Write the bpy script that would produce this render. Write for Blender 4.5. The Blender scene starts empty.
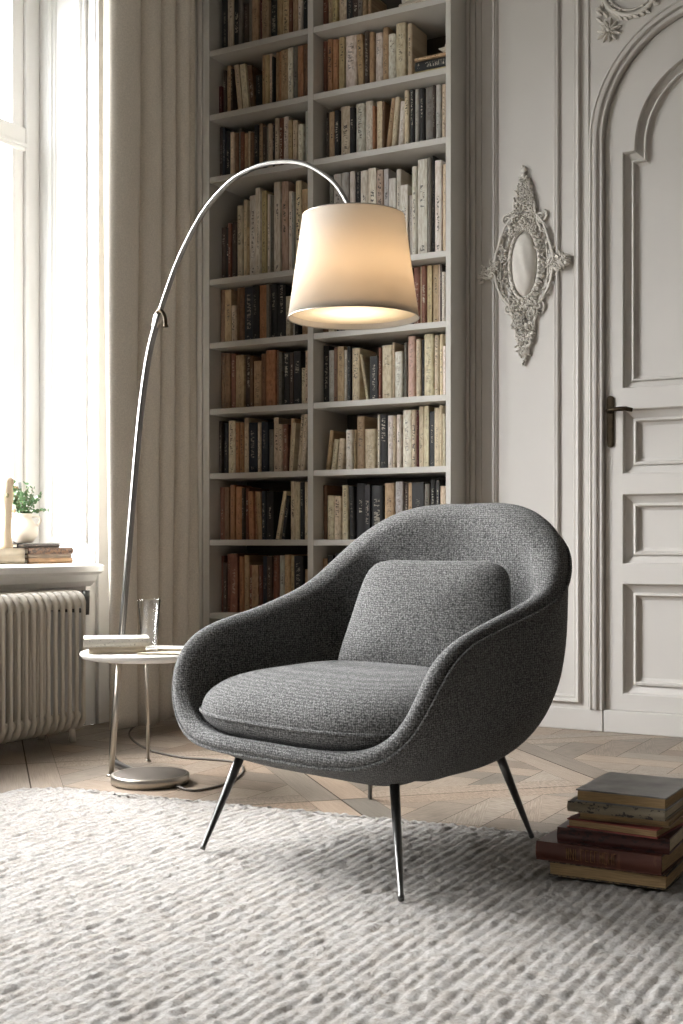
import bpy, bmesh, math, random
import numpy as np
from mathutils import Vector, Matrix
R = math.radians
C = bpy.context.scene.collection
PI = math.pi
random.seed(7)

# ---------------------------------------------------------------- camera, sky, exposure
SC = bpy.context.scene
cam_d = bpy.data.cameras.new('camera'); cam = bpy.data.objects.new('camera', cam_d); C.objects.link(cam)
cam.location = (0, 0, .72); cam.rotation_euler = (R(90), 0, R(29))
cam_d.sensor_fit = 'VERTICAL'; cam_d.sensor_height = 36; cam_d.sensor_width = 24
cam_d.lens = 1243 / 1024 * 36; cam_d.shift_y = 31 / 1024
cam_d.clip_start = .05; cam_d.clip_end = 100
SC.camera = cam
SC.view_settings.view_transform = 'Standard'; SC.view_settings.look = 'None'
SC.view_settings.gamma = 1; SC.view_settings.use_curve_mapping = False
SC.view_settings.exposure = 0.0
SKY = 66.0
w = bpy.data.worlds.new('sky'); SC.world = w; w.use_nodes = True
bg = w.node_tree.nodes['Background']; bg.inputs[1].default_value = SKY        # overcast white sky over darker ground
_tc = w.node_tree.nodes.new('ShaderNodeTexCoord'); _sp = w.node_tree.nodes.new('ShaderNodeSeparateXYZ'); _cr = w.node_tree.nodes.new('ShaderNodeValToRGB')
w.node_tree.links.new(_tc.outputs['Generated'], _sp.inputs[0]); w.node_tree.links.new(_sp.outputs[2], _cr.inputs[0]); w.node_tree.links.new(_cr.outputs[0], bg.inputs[0])
_cr.color_ramp.elements[0].position = 0.0; _cr.color_ramp.elements[0].color = (.10, .10, .095, 1)
_cr.color_ramp.elements[1].position = .03; _cr.color_ramp.elements[1].color = (.27, .271, .273, 1)
_e = _cr.color_ramp.elements.new(1.0); _e.color = (.985, .99, 1.0, 1)
try:
    SC.cycles.use_denoising = True; SC.cycles.max_bounces = 8; SC.cycles.diffuse_bounces = 5
    SC.cycles.transparent_max_bounces = 16; SC.cycles.sample_clamp_indirect = 6
    SC.cycles.caustics_reflective = False; SC.cycles.caustics_refractive = False
except Exception: pass
LAMP_W = 9.5
WINDOWS = [(1.95, 3.855), (.20, 1.20)]     # y ranges: the tall window, then an unseen one added to light the rug
for y0, y1 in WINDOWS:                                    # light portals: sampling aids for the sky light
    d = bpy.data.lights.new('window_portal', 'AREA'); d.shape = 'RECTANGLE'; d.size = 2.5; d.size_y = y1 - y0
    d.cycles.is_portal = True
    o = bpy.data.objects.new('window_portal', d); C.objects.link(o)
    o.location = (-3.63, (y0 + y1) / 2, 1.86); o.rotation_euler = (0, R(-90), 0)

# ---------------------------------------------------------------- materials
def nodes(name):
    m = bpy.data.materials.new(name); m.use_nodes = True
    nt = m.node_tree; b = nt.nodes['Principled BSDF']
    return m, nt, b
def N(nt, t, **k):
    n = nt.nodes.new(t)
    for a, v in k.items(): setattr(n, a, v)
    return n
def plain(name, col, rough=.5, metal=0, bump=0, bscale=80, var=.0, vscale=6, stretch=None, bdist=.002):
    m, nt, b = nodes(name)
    b.inputs['Base Color'].default_value = (*col, 1); b.inputs['Roughness'].default_value = rough
    b.inputs['Metallic'].default_value = metal
    tc = N(nt, 'ShaderNodeTexCoord'); mp = N(nt, 'ShaderNodeMapping'); nt.links.new(tc.outputs['Object'], mp.inputs[0])
    if stretch: mp.inputs['Scale'].default_value = stretch
    if var:
        n = N(nt, 'ShaderNodeTexNoise'); n.inputs['Scale'].default_value = vscale; n.inputs['Detail'].default_value = 5
        nt.links.new(mp.outputs[0], n.inputs['Vector'])
        r = N(nt, 'ShaderNodeValToRGB'); r.color_ramp.elements[0].position = .3; r.color_ramp.elements[1].position = .7
        r.color_ramp.elements[0].color = (*[c * (1 - var) for c in col], 1)
        r.color_ramp.elements[1].color = (*[min(1, c * (1 + var)) for c in col], 1)
        nt.links.new(n.outputs[0], r.inputs[0]); nt.links.new(r.outputs[0], b.inputs['Base Color'])
    if bump:
        n = N(nt, 'ShaderNodeTexNoise'); n.inputs['Scale'].default_value = bscale; n.inputs['Detail'].default_value = 4
        nt.links.new(mp.outputs[0], n.inputs['Vector'])
        bp = N(nt, 'ShaderNodeBump'); bp.inputs['Strength'].default_value = bump; bp.inputs['Distance'].default_value = bdist
        nt.links.new(n.outputs[0], bp.inputs['Height']); nt.links.new(bp.outputs[0], b.inputs['Normal'])
    return m
def math_(nt, op, a, b=None, c=None):
    n = N(nt, 'ShaderNodeMath', operation=op)
    for i, v in enumerate((a, b, c)):
        if v is None: continue
        if isinstance(v, (int, float)): n.inputs[i].default_value = v
        else: nt.links.new(v, n.inputs[i])
    return n.outputs[0]
def mixc(nt, f, a, b):
    n = N(nt, 'ShaderNodeMix', data_type='RGBA')
    for i, v in ((0, f), (6, a), (7, b)):
        if isinstance(v, (int, float)): n.inputs[i].default_value = v
        elif isinstance(v, tuple): n.inputs[i].default_value = v
        else: nt.links.new(v, n.inputs[i])
    return n.outputs[2]

M = {}
M['wall'] = plain('painted_panelling', (.575, .55, .515), .55, bump=.12, bscale=30, var=.03, vscale=3)
M['plaster'] = plain('plaster', (.74, .71, .66), .8, bump=.1, bscale=40)
M['farwall'] = plain('far_wall_paint', (.13, .125, .12), .8)  # unseen walls kept dark so they return little fill light
M['ceiling'] = plain('ceiling_paint', (.42, .41, .39), .8)  # out of view, darkened to cut bounce onto the upper wall
M['window_paint'] = plain('window_paint', (.79, .785, .77), .4)
M['shelf'] = plain('shelf_paint', (.53, .51, .47), .5, bump=.05, bscale=60, var=.03, vscale=4)
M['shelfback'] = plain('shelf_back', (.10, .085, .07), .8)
M['chrome'] = plain('brushed_chrome', (.27, .262, .25), .28, 1)
M['nickel'] = plain('brushed_nickel', (.50, .46, .40), .35, 1, bump=.1, bscale=60, stretch=(1, 1, 12))
M['nickeltop'] = plain('base_top', (.16, .14, .12), .45, .8)
M['darkmetal'] = plain('dark_metal', (.15, .15, .145), .3, 1)
M['bronze'] = plain('aged_bronze', (.05, .038, .025), .35, 1, var=.4, vscale=60)
M['white'] = plain('white_lacquer', (.78, .75, .70), .3)
M['ceramic'] = plain('cream_ceramic', (.78, .72, .62), .45, bump=.1, bscale=30)
M['radiator'] = plain('radiator_enamel', (.70, .65, .57), .4, var=.04, vscale=10)
M['curtain'] = plain('linen', (.74, .685, .60), .9, bump=.35, bscale=420, var=.10, vscale=180, bdist=.001)
M['paper'] = plain('pages', (.62, .50, .34), .9, bump=.5, bscale=60, var=.22, vscale=30, stretch=(1, 1, 16))
M['paperlight'] = plain('pages_light', (.78, .72, .60), .9, bump=.4, bscale=60, var=.1, vscale=30, stretch=(1, 1, 16))
M['plaster_orn'] = plain('stucco', (.62, .59, .54), .7, bump=.3, bscale=90, var=.05, vscale=40)
M['cord'] = plain('cord_rubber', (.10, .085, .07), .6)
M['soil'] = plain('soil', (.05, .035, .02), 1)
M['leaf'] = plain('leaf', (.075, .16, .06), .5, var=.4, vscale=40)
M['stem'] = plain('stem', (.16, .14, .07), .8)
M['dryflower'] = plain('dry_flower', (.34, .22, .12), .9, var=.4, vscale=70)
M['driftwood'] = plain('bleached_wood', (.36, .28, .19), .8, var=.25, vscale=14, stretch=(1, 1, .2), bump=.3)
M['feather'] = plain('grey_leaf', (.30, .30, .31), .8, var=.2, vscale=30)
M['gap'] = plain('floor_joint', (.05, .035, .025), 1)
M['outside'] = plain('outside_render', (.7, .68, .64), .9)

def glass(name, tint=(1, 1, 1), gloss=.06):
    m = bpy.data.materials.new(name); m.use_nodes = True; nt = m.node_tree
    nt.nodes.remove(nt.nodes['Principled BSDF']); out = nt.nodes['Material Output']
    t = N(nt, 'ShaderNodeBsdfTransparent'); t.inputs[0].default_value = (*tint, 1)
    g = N(nt, 'ShaderNodeBsdfGlossy'); g.inputs['Roughness'].default_value = .03
    lw = N(nt, 'ShaderNodeLayerWeight'); lw.inputs[0].default_value = .12
    f = math_(nt, 'MULTIPLY_ADD', lw.outputs['Fresnel'], .6, gloss)
    mx = N(nt, 'ShaderNodeMixShader'); nt.links.new(f, mx.inputs[0]); nt.links.new(t.outputs[0], mx.inputs[1]); nt.links.new(g.outputs[0], mx.inputs[2])
    nt.links.new(mx.outputs[0], out.inputs[0]); return m
M['pane'] = glass('window_glass', gloss=.0)
M['tumbler'] = glass('drinking_glass', (.985, .985, .98), .09)

# chair tweed: a heathered weave of crossing threads
def tweed():
    m, nt, b = nodes('charcoal_tweed')
    tc = N(nt, 'ShaderNodeTexCoord')
    ns = N(nt, 'ShaderNodeTexNoise'); ns.inputs['Scale'].default_value = 260; ns.inputs['Detail'].default_value = 3; ns.inputs['Roughness'].default_value = .7
    nt.links.new(tc.outputs['Object'], ns.inputs['Vector'])
    vo = N(nt, 'ShaderNodeTexVoronoi'); vo.inputs['Scale'].default_value = 230
    nt.links.new(tc.outputs['Object'], vo.inputs['Vector'])
    sep = N(nt, 'ShaderNodeSeparateXYZ'); nt.links.new(tc.outputs['Object'], sep.inputs[0])
    nz = N(nt, 'ShaderNodeTexNoise'); nz.inputs['Scale'].default_value = 60; nt.links.new(tc.outputs['Object'], nz.inputs['Vector'])
    a = math_(nt, 'ADD', math_(nt, 'MULTIPLY', sep.outputs[0], 1150.), math_(nt, 'MULTIPLY', sep.outputs[1], 900.))
    wx = math_(nt, 'SINE', math_(nt, 'ADD', a, math_(nt, 'MULTIPLY', nz.outputs[0], 9.)))
    wz = math_(nt, 'SINE', math_(nt, 'ADD', math_(nt, 'MULTIPLY', sep.outputs[2], 1150.), math_(nt, 'MULTIPLY', nz.outputs[0], 9.)))
    weave = math_(nt, 'MULTIPLY', math_(nt, 'ADD', wx, wz), .10)
    h = math_(nt, 'ADD', math_(nt, 'MULTIPLY_ADD', ns.outputs[0], 1.7, weave), math_(nt, 'MULTIPLY', vo.outputs['Distance'], -.6))
    cr = N(nt, 'ShaderNodeValToRGB'); e = cr.color_ramp.elements
    e[0].position = .22; e[0].color = (.016, .016, .015, 1); e[1].position = .95; e[1].color = (.265, .262, .254, 1)
    k = cr.color_ramp.elements.new(.55); k.color = (.088, .087, .084, 1)
    nt.links.new(h, cr.inputs[0]); nt.links.new(cr.outputs[0], b.inputs['Base Color'])
    b.inputs['Roughness'].default_value = .95
    b.inputs['Sheen Weight'].default_value = .12; b.inputs['Sheen Roughness'].default_value = .5
    bp = N(nt, 'ShaderNodeBump'); bp.inputs['Strength'].default_value = .8; bp.inputs['Distance'].default_value = .0025
    nt.links.new(h, bp.inputs['Height']); nt.links.new(bp.outputs[0], b.inputs['Normal'])
    return m
M['tweed'] = tweed()

def rug_mat():
    m, nt, b = nodes('chunky_wool')
    tc = N(nt, 'ShaderNodeTexCoord')
    n1 = N(nt, 'ShaderNodeTexNoise'); n1.inputs['Scale'].default_value = 105; n1.inputs['Detail'].default_value = 7; n1.inputs['Roughness'].default_value = .75
    n2 = N(nt, 'ShaderNodeTexNoise'); n2.inputs['Scale'].default_value = 28; n2.inputs['Detail'].default_value = 4
    for n in (n1, n2): nt.links.new(tc.outputs['Object'], n.inputs['Vector'])
    r1 = N(nt, 'ShaderNodeValToRGB'); e = r1.color_ramp.elements
    e[0].position = .33; e[0].color = (.33, .30, .265, 1); e[1].position = .58; e[1].color = (.54, .522, .498, 1)
    nt.links.new(n1.outputs[0], r1.inputs[0])
    r2 = N(nt, 'ShaderNodeValToRGB'); e = r2.color_ramp.elements
    e[0].position = .35; e[0].color = (.92, .885, .85, 1); e[1].position = .6; e[1].color = (1, 1, 1, 1)
    nt.links.new(n2.outputs[0], r2.inputs[0])
    mu = N(nt, 'ShaderNodeMix', data_type='RGBA', blend_type='MULTIPLY'); mu.inputs[0].default_value = 1
    nt.links.new(r1.outputs[0], mu.inputs[6]); nt.links.new(r2.outputs[0], mu.inputs[7])
    nt.links.new(mu.outputs[2], b.inputs['Base Color']); b.inputs['Roughness'].default_value = 1
    bp = N(nt, 'ShaderNodeBump'); bp.inputs['Strength'].default_value = 1; bp.inputs['Distance'].default_value = .009
    nt.links.new(n1.outputs[0], bp.inputs['Height']); nt.links.new(bp.outputs[0], b.inputs['Normal'])
    return m
M['rug'] = rug_mat()

def oak():
    m, nt, b = nodes('limed_oak')
    uv = N(nt, 'ShaderNodeUVMap'); at = N(nt, 'ShaderNodeVertexColor'); at.layer_name = 'tint'
    mp = N(nt, 'ShaderNodeMapping'); mp.inputs['Scale'].default_value = (1.2, 22, 1); nt.links.new(uv.outputs[0], mp.inputs[0])
    n1 = N(nt, 'ShaderNodeTexNoise'); n1.inputs['Scale'].default_value = 4; n1.inputs['Detail'].default_value = 7; n1.inputs['Roughness'].default_value = .65
    n1.inputs['Distortion'].default_value = .6
    nt.links.new(mp.outputs[0], n1.inputs['Vector'])
    r = N(nt, 'ShaderNodeValToRGB'); e = r.color_ramp.elements
    e[0].position = .34; e[0].color = (.42, .37, .33, 1); e[1].position = .65; e[1].color = (1.05, 1.02, 1, 1)
    nt.links.new(n1.outputs[0], r.inputs[0])
    mu = N(nt, 'ShaderNodeMix', data_type='RGBA', blend_type='MULTIPLY'); mu.inputs[0].default_value = 1
    nt.links.new(at.outputs[0], mu.inputs[6]); nt.links.new(r.outputs[0], mu.inputs[7])
    nt.links.new(mu.outputs[2], b.inputs['Base Color']); b.inputs['Roughness'].default_value = .42
    bp = N(nt, 'ShaderNodeBump'); bp.inputs['Strength'].default_value = .15; bp.inputs['Distance'].default_value = .001
    nt.links.new(n1.outputs[0], bp.inputs['Height']); nt.links.new(bp.outputs[0], b.inputs['Normal'])
    return m
M['oak'] = oak()

# book cloth: colour from the object, printed spine marks from the unit object space
def cover(name, own=None, scale=1.):
    m, nt, b = nodes(name)
    oi = N(nt, 'ShaderNodeObjectInfo'); tc = N(nt, 'ShaderNodeTexCoord')
    col = oi.outputs['Color']; rnd = oi.outputs['Random']
    sep = N(nt, 'ShaderNodeSeparateXYZ'); nt.links.new(tc.outputs['Object'], sep.inputs[0])
    X, Y, Z = sep.outputs
    off = math_(nt, 'MULTIPLY', rnd, 57.)
    cmb = N(nt, 'ShaderNodeCombineXYZ')
    nt.links.new(math_(nt, 'MULTIPLY', X, 2.2), cmb.inputs[0]); nt.links.new(off, cmb.inputs[1]); nt.links.new(math_(nt, 'MULTIPLY', Z, 34.), cmb.inputs[2])
    n = N(nt, 'ShaderNodeTexNoise'); n.inputs['Scale'].default_value = 1.; n.inputs['Detail'].default_value = 2; n.inputs['Roughness'].default_value = .8
    nt.links.new(cmb.outputs[0], n.inputs['Vector'])
    ink = math_(nt, 'GREATER_THAN', n.outputs[0], .54)
    zc = math_(nt, 'MULTIPLY_ADD', math_(nt, 'FRACT', math_(nt, 'MULTIPLY', rnd, 13.7)), .35, .42)
    zh = math_(nt, 'MULTIPLY_ADD', math_(nt, 'FRACT', math_(nt, 'MULTIPLY', rnd, 7.3)), .22, .10)
    band = math_(nt, 'LESS_THAN', math_(nt, 'ABSOLUTE', math_(nt, 'SUBTRACT', Z, zc)), zh)
    low = math_(nt, 'LESS_THAN', math_(nt, 'ABSOLUTE', math_(nt, 'SUBTRACT', Z, .10)), .03)
    mid = math_(nt, 'LESS_THAN', math_(nt, 'ABSOLUTE', X), math_(nt, 'MULTIPLY_ADD', math_(nt, 'FRACT', math_(nt, 'MULTIPLY', rnd, 3.1)), .14, .14))
    sp = math_(nt, 'LESS_THAN', Y, .03)
    mask = math_(nt, 'MULTIPLY', math_(nt, 'MULTIPLY', ink, mid), math_(nt, 'MULTIPLY', sp, math_(nt, 'MAXIMUM', band, low)))
    bw = N(nt, 'ShaderNodeRGBToBW'); nt.links.new(col, bw.inputs[0])
    light = math_(nt, 'GREATER_THAN', bw.outputs[0], .12)
    inkc = mixc(nt, light, (.50, .45, .36, 1), (.035, .03, .03, 1))
    stren = math_(nt, 'MULTIPLY_ADD', math_(nt, 'FRACT', math_(nt, 'MULTIPLY', rnd, 23.)), .7, .25)
    # age: blotches and a worn, darker head and tail
    n2 = N(nt, 'ShaderNodeTexNoise'); n2.inputs['Scale'].default_value = 5.; n2.inputs['Detail'].default_value = 4
    c2 = N(nt, 'ShaderNodeCombineXYZ'); nt.links.new(X, c2.inputs[0]); nt.links.new(off, c2.inputs[1]); nt.links.new(math_(nt, 'MULTIPLY', Z, 2.), c2.inputs[2])
    nt.links.new(c2.outputs[0], n2.inputs['Vector'])
    r = N(nt, 'ShaderNodeValToRGB'); e = r.color_ramp.elements
    e[0].position = .35; e[0].color = (.74, .68, .62, 1); e[1].position = .6; e[1].color = (1, 1, 1, 1)
    nt.links.new(n2.outputs[0], r.inputs[0])
    mu = N(nt, 'ShaderNodeMix', data_type='RGBA', blend_type='MULTIPLY'); mu.inputs[0].default_value = 1
    nt.links.new(col, mu.inputs[6]); nt.links.new(r.outputs[0], mu.inputs[7])
    f = math_(nt, 'MULTIPLY', mask, stren)
    nt.links.new(mixc(nt, f, mu.outputs[2], inkc), b.inputs['Base Color'])
    b.inputs['Roughness'].default_value = .6
    return m
M['cover'] = cover('book_cloth')

# ---------------------------------------------------------------- mesh helpers
class MB:
    def __init__(s): s.v = []; s.f = []; s.mi = []; s.sm = []
    def add(s, vs, fs, mi=0, smooth=False):
        n = len(s.v); s.v += [tuple(map(float, p)) for p in vs]; s.f += [tuple(i + n for i in f) for f in fs]
        s.mi += [mi] * len(fs); s.sm += [smooth] * len(fs); return s
    def box(s, x0, x1, y0, y1, z0, z1, mi=0, mat=None):
        vs = [(x, y, z) for x in (x0, x1) for y in (y0, y1) for z in (z0, z1)]
        if mat is not None: vs = [tuple(mat @ Vector(p)) for p in vs]
        return s.add(vs, [(0, 1, 3, 2), (4, 6, 7, 5), (0, 4, 5, 1), (2, 3, 7, 6), (0, 2, 6, 4), (1, 5, 7, 3)], mi)
    def tube(s, pts, r, seg=10, mi=0, cap=True, closed=False):
        pts = [Vector(p) for p in pts]; n = len(pts)
        rs = r if isinstance(r, (list, tuple)) else [r] * n
        up = None; vs = []
        for i, p in enumerate(pts):
            if closed: t = pts[(i + 1) % n] - pts[i - 1]
            else: t = pts[min(i + 1, n - 1)] - pts[max(i - 1, 0)]
            t.normalize()
            if up is None:
                up = Vector((0, 0, 1)) if abs(t.z) < .9 else Vector((1, 0, 0))
            up = (up - t * up.dot(t)).normalized(); bb = t.cross(up)
            for k in range(seg):
                a = 2 * PI * k / seg; vs.append(p + (up * math.cos(a) + bb * math.sin(a)) * rs[i])
        fs = []
        for i in range(n if closed else n - 1):
            j = (i + 1) % n
            for k in range(seg):
                l = (k + 1) % seg; fs.append((i * seg + k, i * seg + l, j * seg + l, j * seg + k))
        if cap and not closed: fs += [tuple(range(seg))[::-1], tuple((n - 1) * seg + k for k in range(seg))]
        return s.add(vs, fs, mi, True)
    def lathe(s, prof, c=(0, 0, 0), seg=48, mi=0, close=False, smooth=True):
        vs = []; n = len(prof)
        for rr, z in prof:
            for k in range(seg):
                a = 2 * PI * k / seg; vs.append((c[0] + rr * math.cos(a), c[1] + rr * math.sin(a), c[2] + z))
        fs = []
        for i in range(n if close else n - 1):
            j = (i + 1) % n
            for k in range(seg):
                l = (k + 1) % seg; fs.append((i * seg + k, i * seg + l, j * seg + l, j * seg + k))
        return s.add(vs, fs, mi, smooth)
    def prism(s, poly, y0, y1, mi=0):          # poly in (x, z), extruded along y
        n = len(poly); vs = [(x, y0, z) for x, z in poly] + [(x, y1, z) for x, z in poly]
        fs = [tuple(range(n)), tuple(range(2 * n - 1, n - 1, -1))] + [(i, (i + 1) % n, n + (i + 1) % n, n + i) for i in range(n)]
        return s.add(vs, fs, mi)
    def sweep(s, path, prof, closed=True, mi=0):     # path (x,z), prof (inset to the left of travel, y)
        n = len(path); vs = []; m = len(prof)
        for i in range(n):
            p = Vector(path[i]); a = Vector(path[i - 1]) if (closed or i) else None; b = Vector(path[(i + 1) % n]) if (closed or i < n - 1) else None
            n1 = n2 = None
            if a is not None: d = (p - a).normalized(); n1 = Vector((-d.y, d.x))
            if b is not None: d = (b - p).normalized(); n2 = Vector((-d.y, d.x))
            if n1 is None: nn = n2
            elif n2 is None: nn = n1
            else: nn = (n1 + n2); nn = nn / max(.2, nn.dot(n1))
            for q, y in prof: vs.append((p.x + nn.x * q, y, p.y + nn.y * q))
        fs = []
        for i in range(n if closed else n - 1):
            j = (i + 1) % n
            for k in range(m - 1): fs.append((i * m + k, j * m + k, j * m + k + 1, i * m + k + 1))
        return s.add(vs, fs, mi)
    def ball(s, c, r, rot=None, seg=8, rings=5, mi=0):
        vs = []; fs = []
        mt = rot.to_matrix() if rot is not None else Matrix.Identity(3)
        for i in range(rings + 1):
            t = PI * i / rings
            for k in range(seg):
                a = 2 * PI * k / seg
                vs.append(Vector(c) + mt @ Vector((r[0] * math.sin(t) * math.cos(a), r[1] * math.sin(t) * math.sin(a), r[2] * math.cos(t))))
        for i in range(rings):
            for k in range(seg):
                l = (k + 1) % seg; fs.append((i * seg + k, (i + 1) * seg + k, (i + 1) * seg + l, i * seg + l))
        return s.add(vs, fs, mi, True)
    def build(s, name, mats, parent=None, bevel=0, bseg=2, merge=False, local=False):
        me = bpy.data.meshes.new(name); me.from_pydata(s.v, [], s.f)
        if not isinstance(mats, (list, tuple)): mats = [mats]
        for m in mats: me.materials.append(m)
        me.polygons.foreach_set('material_index', s.mi); me.polygons.foreach_set('use_smooth', s.sm)
        me.update()
        if merge:
            b = bmesh.new(); b.from_mesh(me); bmesh.ops.remove_doubles(b, verts=b.verts, dist=1e-5)
            bmesh.ops.recalc_face_normals(b, faces=b.faces); b.to_mesh(me); b.free()
        o = bpy.data.objects.new(name, me); C.objects.link(o)
        if parent is not None:
            o.parent = parent
            if not local: o.matrix_parent_inverse = wmat(parent).inverted()      # geometry given in room coordinates
        if bevel:
            bv = o.modifiers.new('bevel', 'BEVEL'); bv.width = bevel; bv.segments = bseg; bv.limit_method = 'ANGLE'; bv.angle_limit = R(40)
        return o
def wmat(o):
    return (wmat(o.parent) @ o.matrix_parent_inverse @ o.matrix_basis) if o.parent else o.matrix_basis.copy()
def tag(o, label, cat, group=None):
    o['label'] = label; o['category'] = cat
    if group: o['group'] = group
    return o
def struct(o): o['kind'] = 'structure'; return o
def empty(name, loc=(0, 0, 0), rz=0):
    o = bpy.data.objects.new(name, None); C.objects.link(o); o.location = loc; o.rotation_euler = (0, 0, rz); o.empty_display_size = .1; return o
def spline(pts, n):
    p = np.array(pts, float); q = np.vstack([2 * p[0] - p[1], p, 2 * p[-1] - p[-2]]); out = []
    for i in range(len(p) - 1):
        a, b, c, d = q[i:i + 4]
        for t in np.linspace(0, 1, 40, endpoint=False):
            out.append(.5 * ((2 * b) + (c - a) * t + (2 * a - 5 * b + 4 * c - d) * t * t + (-a + 3 * b - 3 * c + d) * t ** 3))
    out.append(p[-1]); out = np.array(out)
    s = np.r_[0, np.cumsum(np.linalg.norm(np.diff(out[:, :3], axis=0), axis=1))]; u = np.linspace(0, s[-1], n)
    return np.stack([np.interp(u, s, out[:, k]) for k in range(out.shape[1])], -1)

# ================================================================ THE ROOM
YW = 4.642                                     # face of the panelled back wall
XL = -3.26                                     # face of the window wall
H_ = 3.62
# ---- floor: diagonal panel parquet, each plank its own polygon
def clip(poly, n, d):                          # keep n.p <= d
    out = []
    for i in range(len(poly)):
        a, b = poly[i], poly[(i + 1) % len(poly)]
        da, db = n[0] * a[0] + n[1] * a[1] - d, n[0] * b[0] + n[1] * b[1] - d
        if da <= 0: out.append(a)
        if (da < 0 < db) or (db < 0 < da):
            t = da / (da - db); out.append((a[0] + (b[0] - a[0]) * t, a[1] + (b[1] - a[1]) * t))
    return out
def make_floor():
    rr = random.Random(3); S = .83; fr = .092; q = math.sqrt(.5)
    cells = []
    def plank(poly, dirv):
        cells.append((poly, dirv))
    # panel corner through which the long joints run
    o = (-1.693, 3.05)
    for i in range(-9, 10):
        for j in range(-9, 10):
            def W(u, v): u += i * S; v += j * S; return (o[0] + (u + v) * q, o[1] + (v - u) * q)
            g = .0022
            cx, cy = W(S / 2, S / 2)
            if not (-4 < cx < 4.8 and -3 < cy < 5.4): continue
            # frame planks
            plank([W(g, g), W(S - g, g), W(S - g, fr), W(g, fr)], (q, -q))
            plank([W(g, S - fr), W(S - g, S - fr), W(S - g, S - g), W(g, S - g)], (q, -q))
            plank([W(g, fr + .001), W(fr, fr + .001), W(fr, S - fr - .001), W(g, S - fr - .001)], (q, q))
            plank([W(S - fr, fr + .001), W(S - g, fr + .001), W(S - g, S - fr - .001), W(S - fr, S - fr - .001)], (q, q))
            # woven filling, planks parallel to the room
            a, b = fr + .001, S - fr - .001; wd = .115; ln = wd * 3
            c = (cx, cy)
            lim = []
            for (nx, ny) in ((q, -q), (-q, q), (q, q), (-q, -q)): lim.append(((nx, ny), nx * cx + ny * cy + (b - a) / 2))
            for a_ in range(-5, 6):
                for b_ in range(-5, 6):
                    # herringbone of 3:1 planks
                    for kind in (0, 1):
                        x0 = cx + (a_ * wd + b_ * wd * 3) ; y0 = cy + (a_ * wd - b_ * wd * 3)
                        if kind == 0: rc = (x0, y0, x0 + ln, y0 + wd)
                        else: rc = (x0 + ln, y0 , x0 + ln + wd, y0 + ln); rc = (x0 - wd, y0, x0, y0 + ln)
                        e = .0009
                        poly = [(rc[0] + e, rc[1] + e), (rc[2] - e, rc[1] + e), (rc[2] - e, rc[3] - e), (rc[0] + e, rc[3] - e)]
                        for n_, d_ in lim:
                            poly = clip(poly, n_, d_)
                            if len(poly) < 3: break
                        if len(poly) >= 3: plank(poly, (1, 0) if kind == 0 else (0, 1))
    vs = []; fs = []; cols = []; uvs = []; mi = []
    for poly, dv in cells:
        for n_, d_ in (((-1, 0), 3.26), ((1, 0), 4.0), ((0, 1), 4.66), ((0, -1), 2.2)):
            poly = clip(poly, n_, d_)
            if len(poly) < 3: break
        if len(poly) < 3: continue
        n0 = len(vs); vs += [(x, y, 0) for x, y in poly]; fs.append(tuple(range(n0, n0 + len(poly)))); mi.append(0)
        t = rr.uniform(.68, 1.25); wv = rr.uniform(-.02, .02)
        col = (.315 * t + wv, .262 * t, .208 * t - wv * .5, 1); ou, ov = rr.uniform(0, 90), rr.uniform(0, 90)
        for x, y in poly:
            cols.append(col); uvs.append((x * dv[0] + y * dv[1] + ou, -x * dv[1] + y * dv[0] + ov))
    n0 = len(vs)                               # dark joints, and the slab's body
    z = -.0015
    vs += [(-3.26, -2.2, z), (4, -2.2, z), (4, 4.66, z), (-3.26, 4.66, z), (-3.26, -2.2, -.05), (4, -2.2, -.05), (4, 4.66, -.05), (-3.26, 4.66, -.05)]
    for f in ((0, 1, 2, 3), (4, 7, 6, 5), (0, 4, 5, 1), (1, 5, 6, 2), (2, 6, 7, 3), (3, 7, 4, 0)):
        fs.append(tuple(n0 + k for k in f)); mi.append(1)
        for k in f: cols.append((.05, .035, .025, 1)); uvs.append((0, 0))
    me = bpy.data.meshes.new('floor'); me.from_pydata(vs, [], fs); me.materials.append(M['oak']); me.materials.append(M['gap'])
    me.polygons.foreach_set('material_index', mi)
    ul = me.uv_layers.new(name='UVMap'); ca = me.color_attributes.new('tint', 'FLOAT_COLOR', 'CORNER')
    ul.data.foreach_set('uv', np.array(uvs).ravel()); ca.data.foreach_set('color', np.array(cols).ravel())
    me.update(); ob = bpy.data.objects.new('floor', me); C.objects.link(ob); struct(ob)
make_floor()

struct(MB().box(-3.7, 4.2, -2.4, 4.95, H_, H_ + .1).build('ceiling', M['ceiling']))
struct(MB().box(4.0, 4.15, -2.2, 4.8, 0, H_).build('wall_right', M['farwall']))
struct(MB().box(-3.61, 4.15, -2.35, -2.2, 0, H_).build('wall_front', M['farwall']))
# window wall: deep openings for the window in view and the added one
m = MB(); XO = -3.61; SILL = .615; HEAD = 3.10
m.box(XO, XL, -2.2, 2.0, 0, SILL); m.box(XO, XL, 3.80, 4.95, 0, SILL); m.box(XO, XL, 2.0, 3.80, .556, SILL); m.box(XO, -3.50, 2.0, 3.80, 0, .556); m.box(-3.50, XL, 2.0, 3.80, -.05, .0); m.box(XO, XL, -2.2, 4.95, HEAD, H_)  # recess behind the radiator added to darken the gaps between its columns
ys = [-2.2] + [v for w_ in sorted(WINDOWS) for v in w_] + [4.95]
for k in range(0, len(ys), 2): m.box(XO, XL, ys[k], ys[k + 1], SILL, HEAD)
struct(m.build('wall_left', M['window_paint']))

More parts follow.
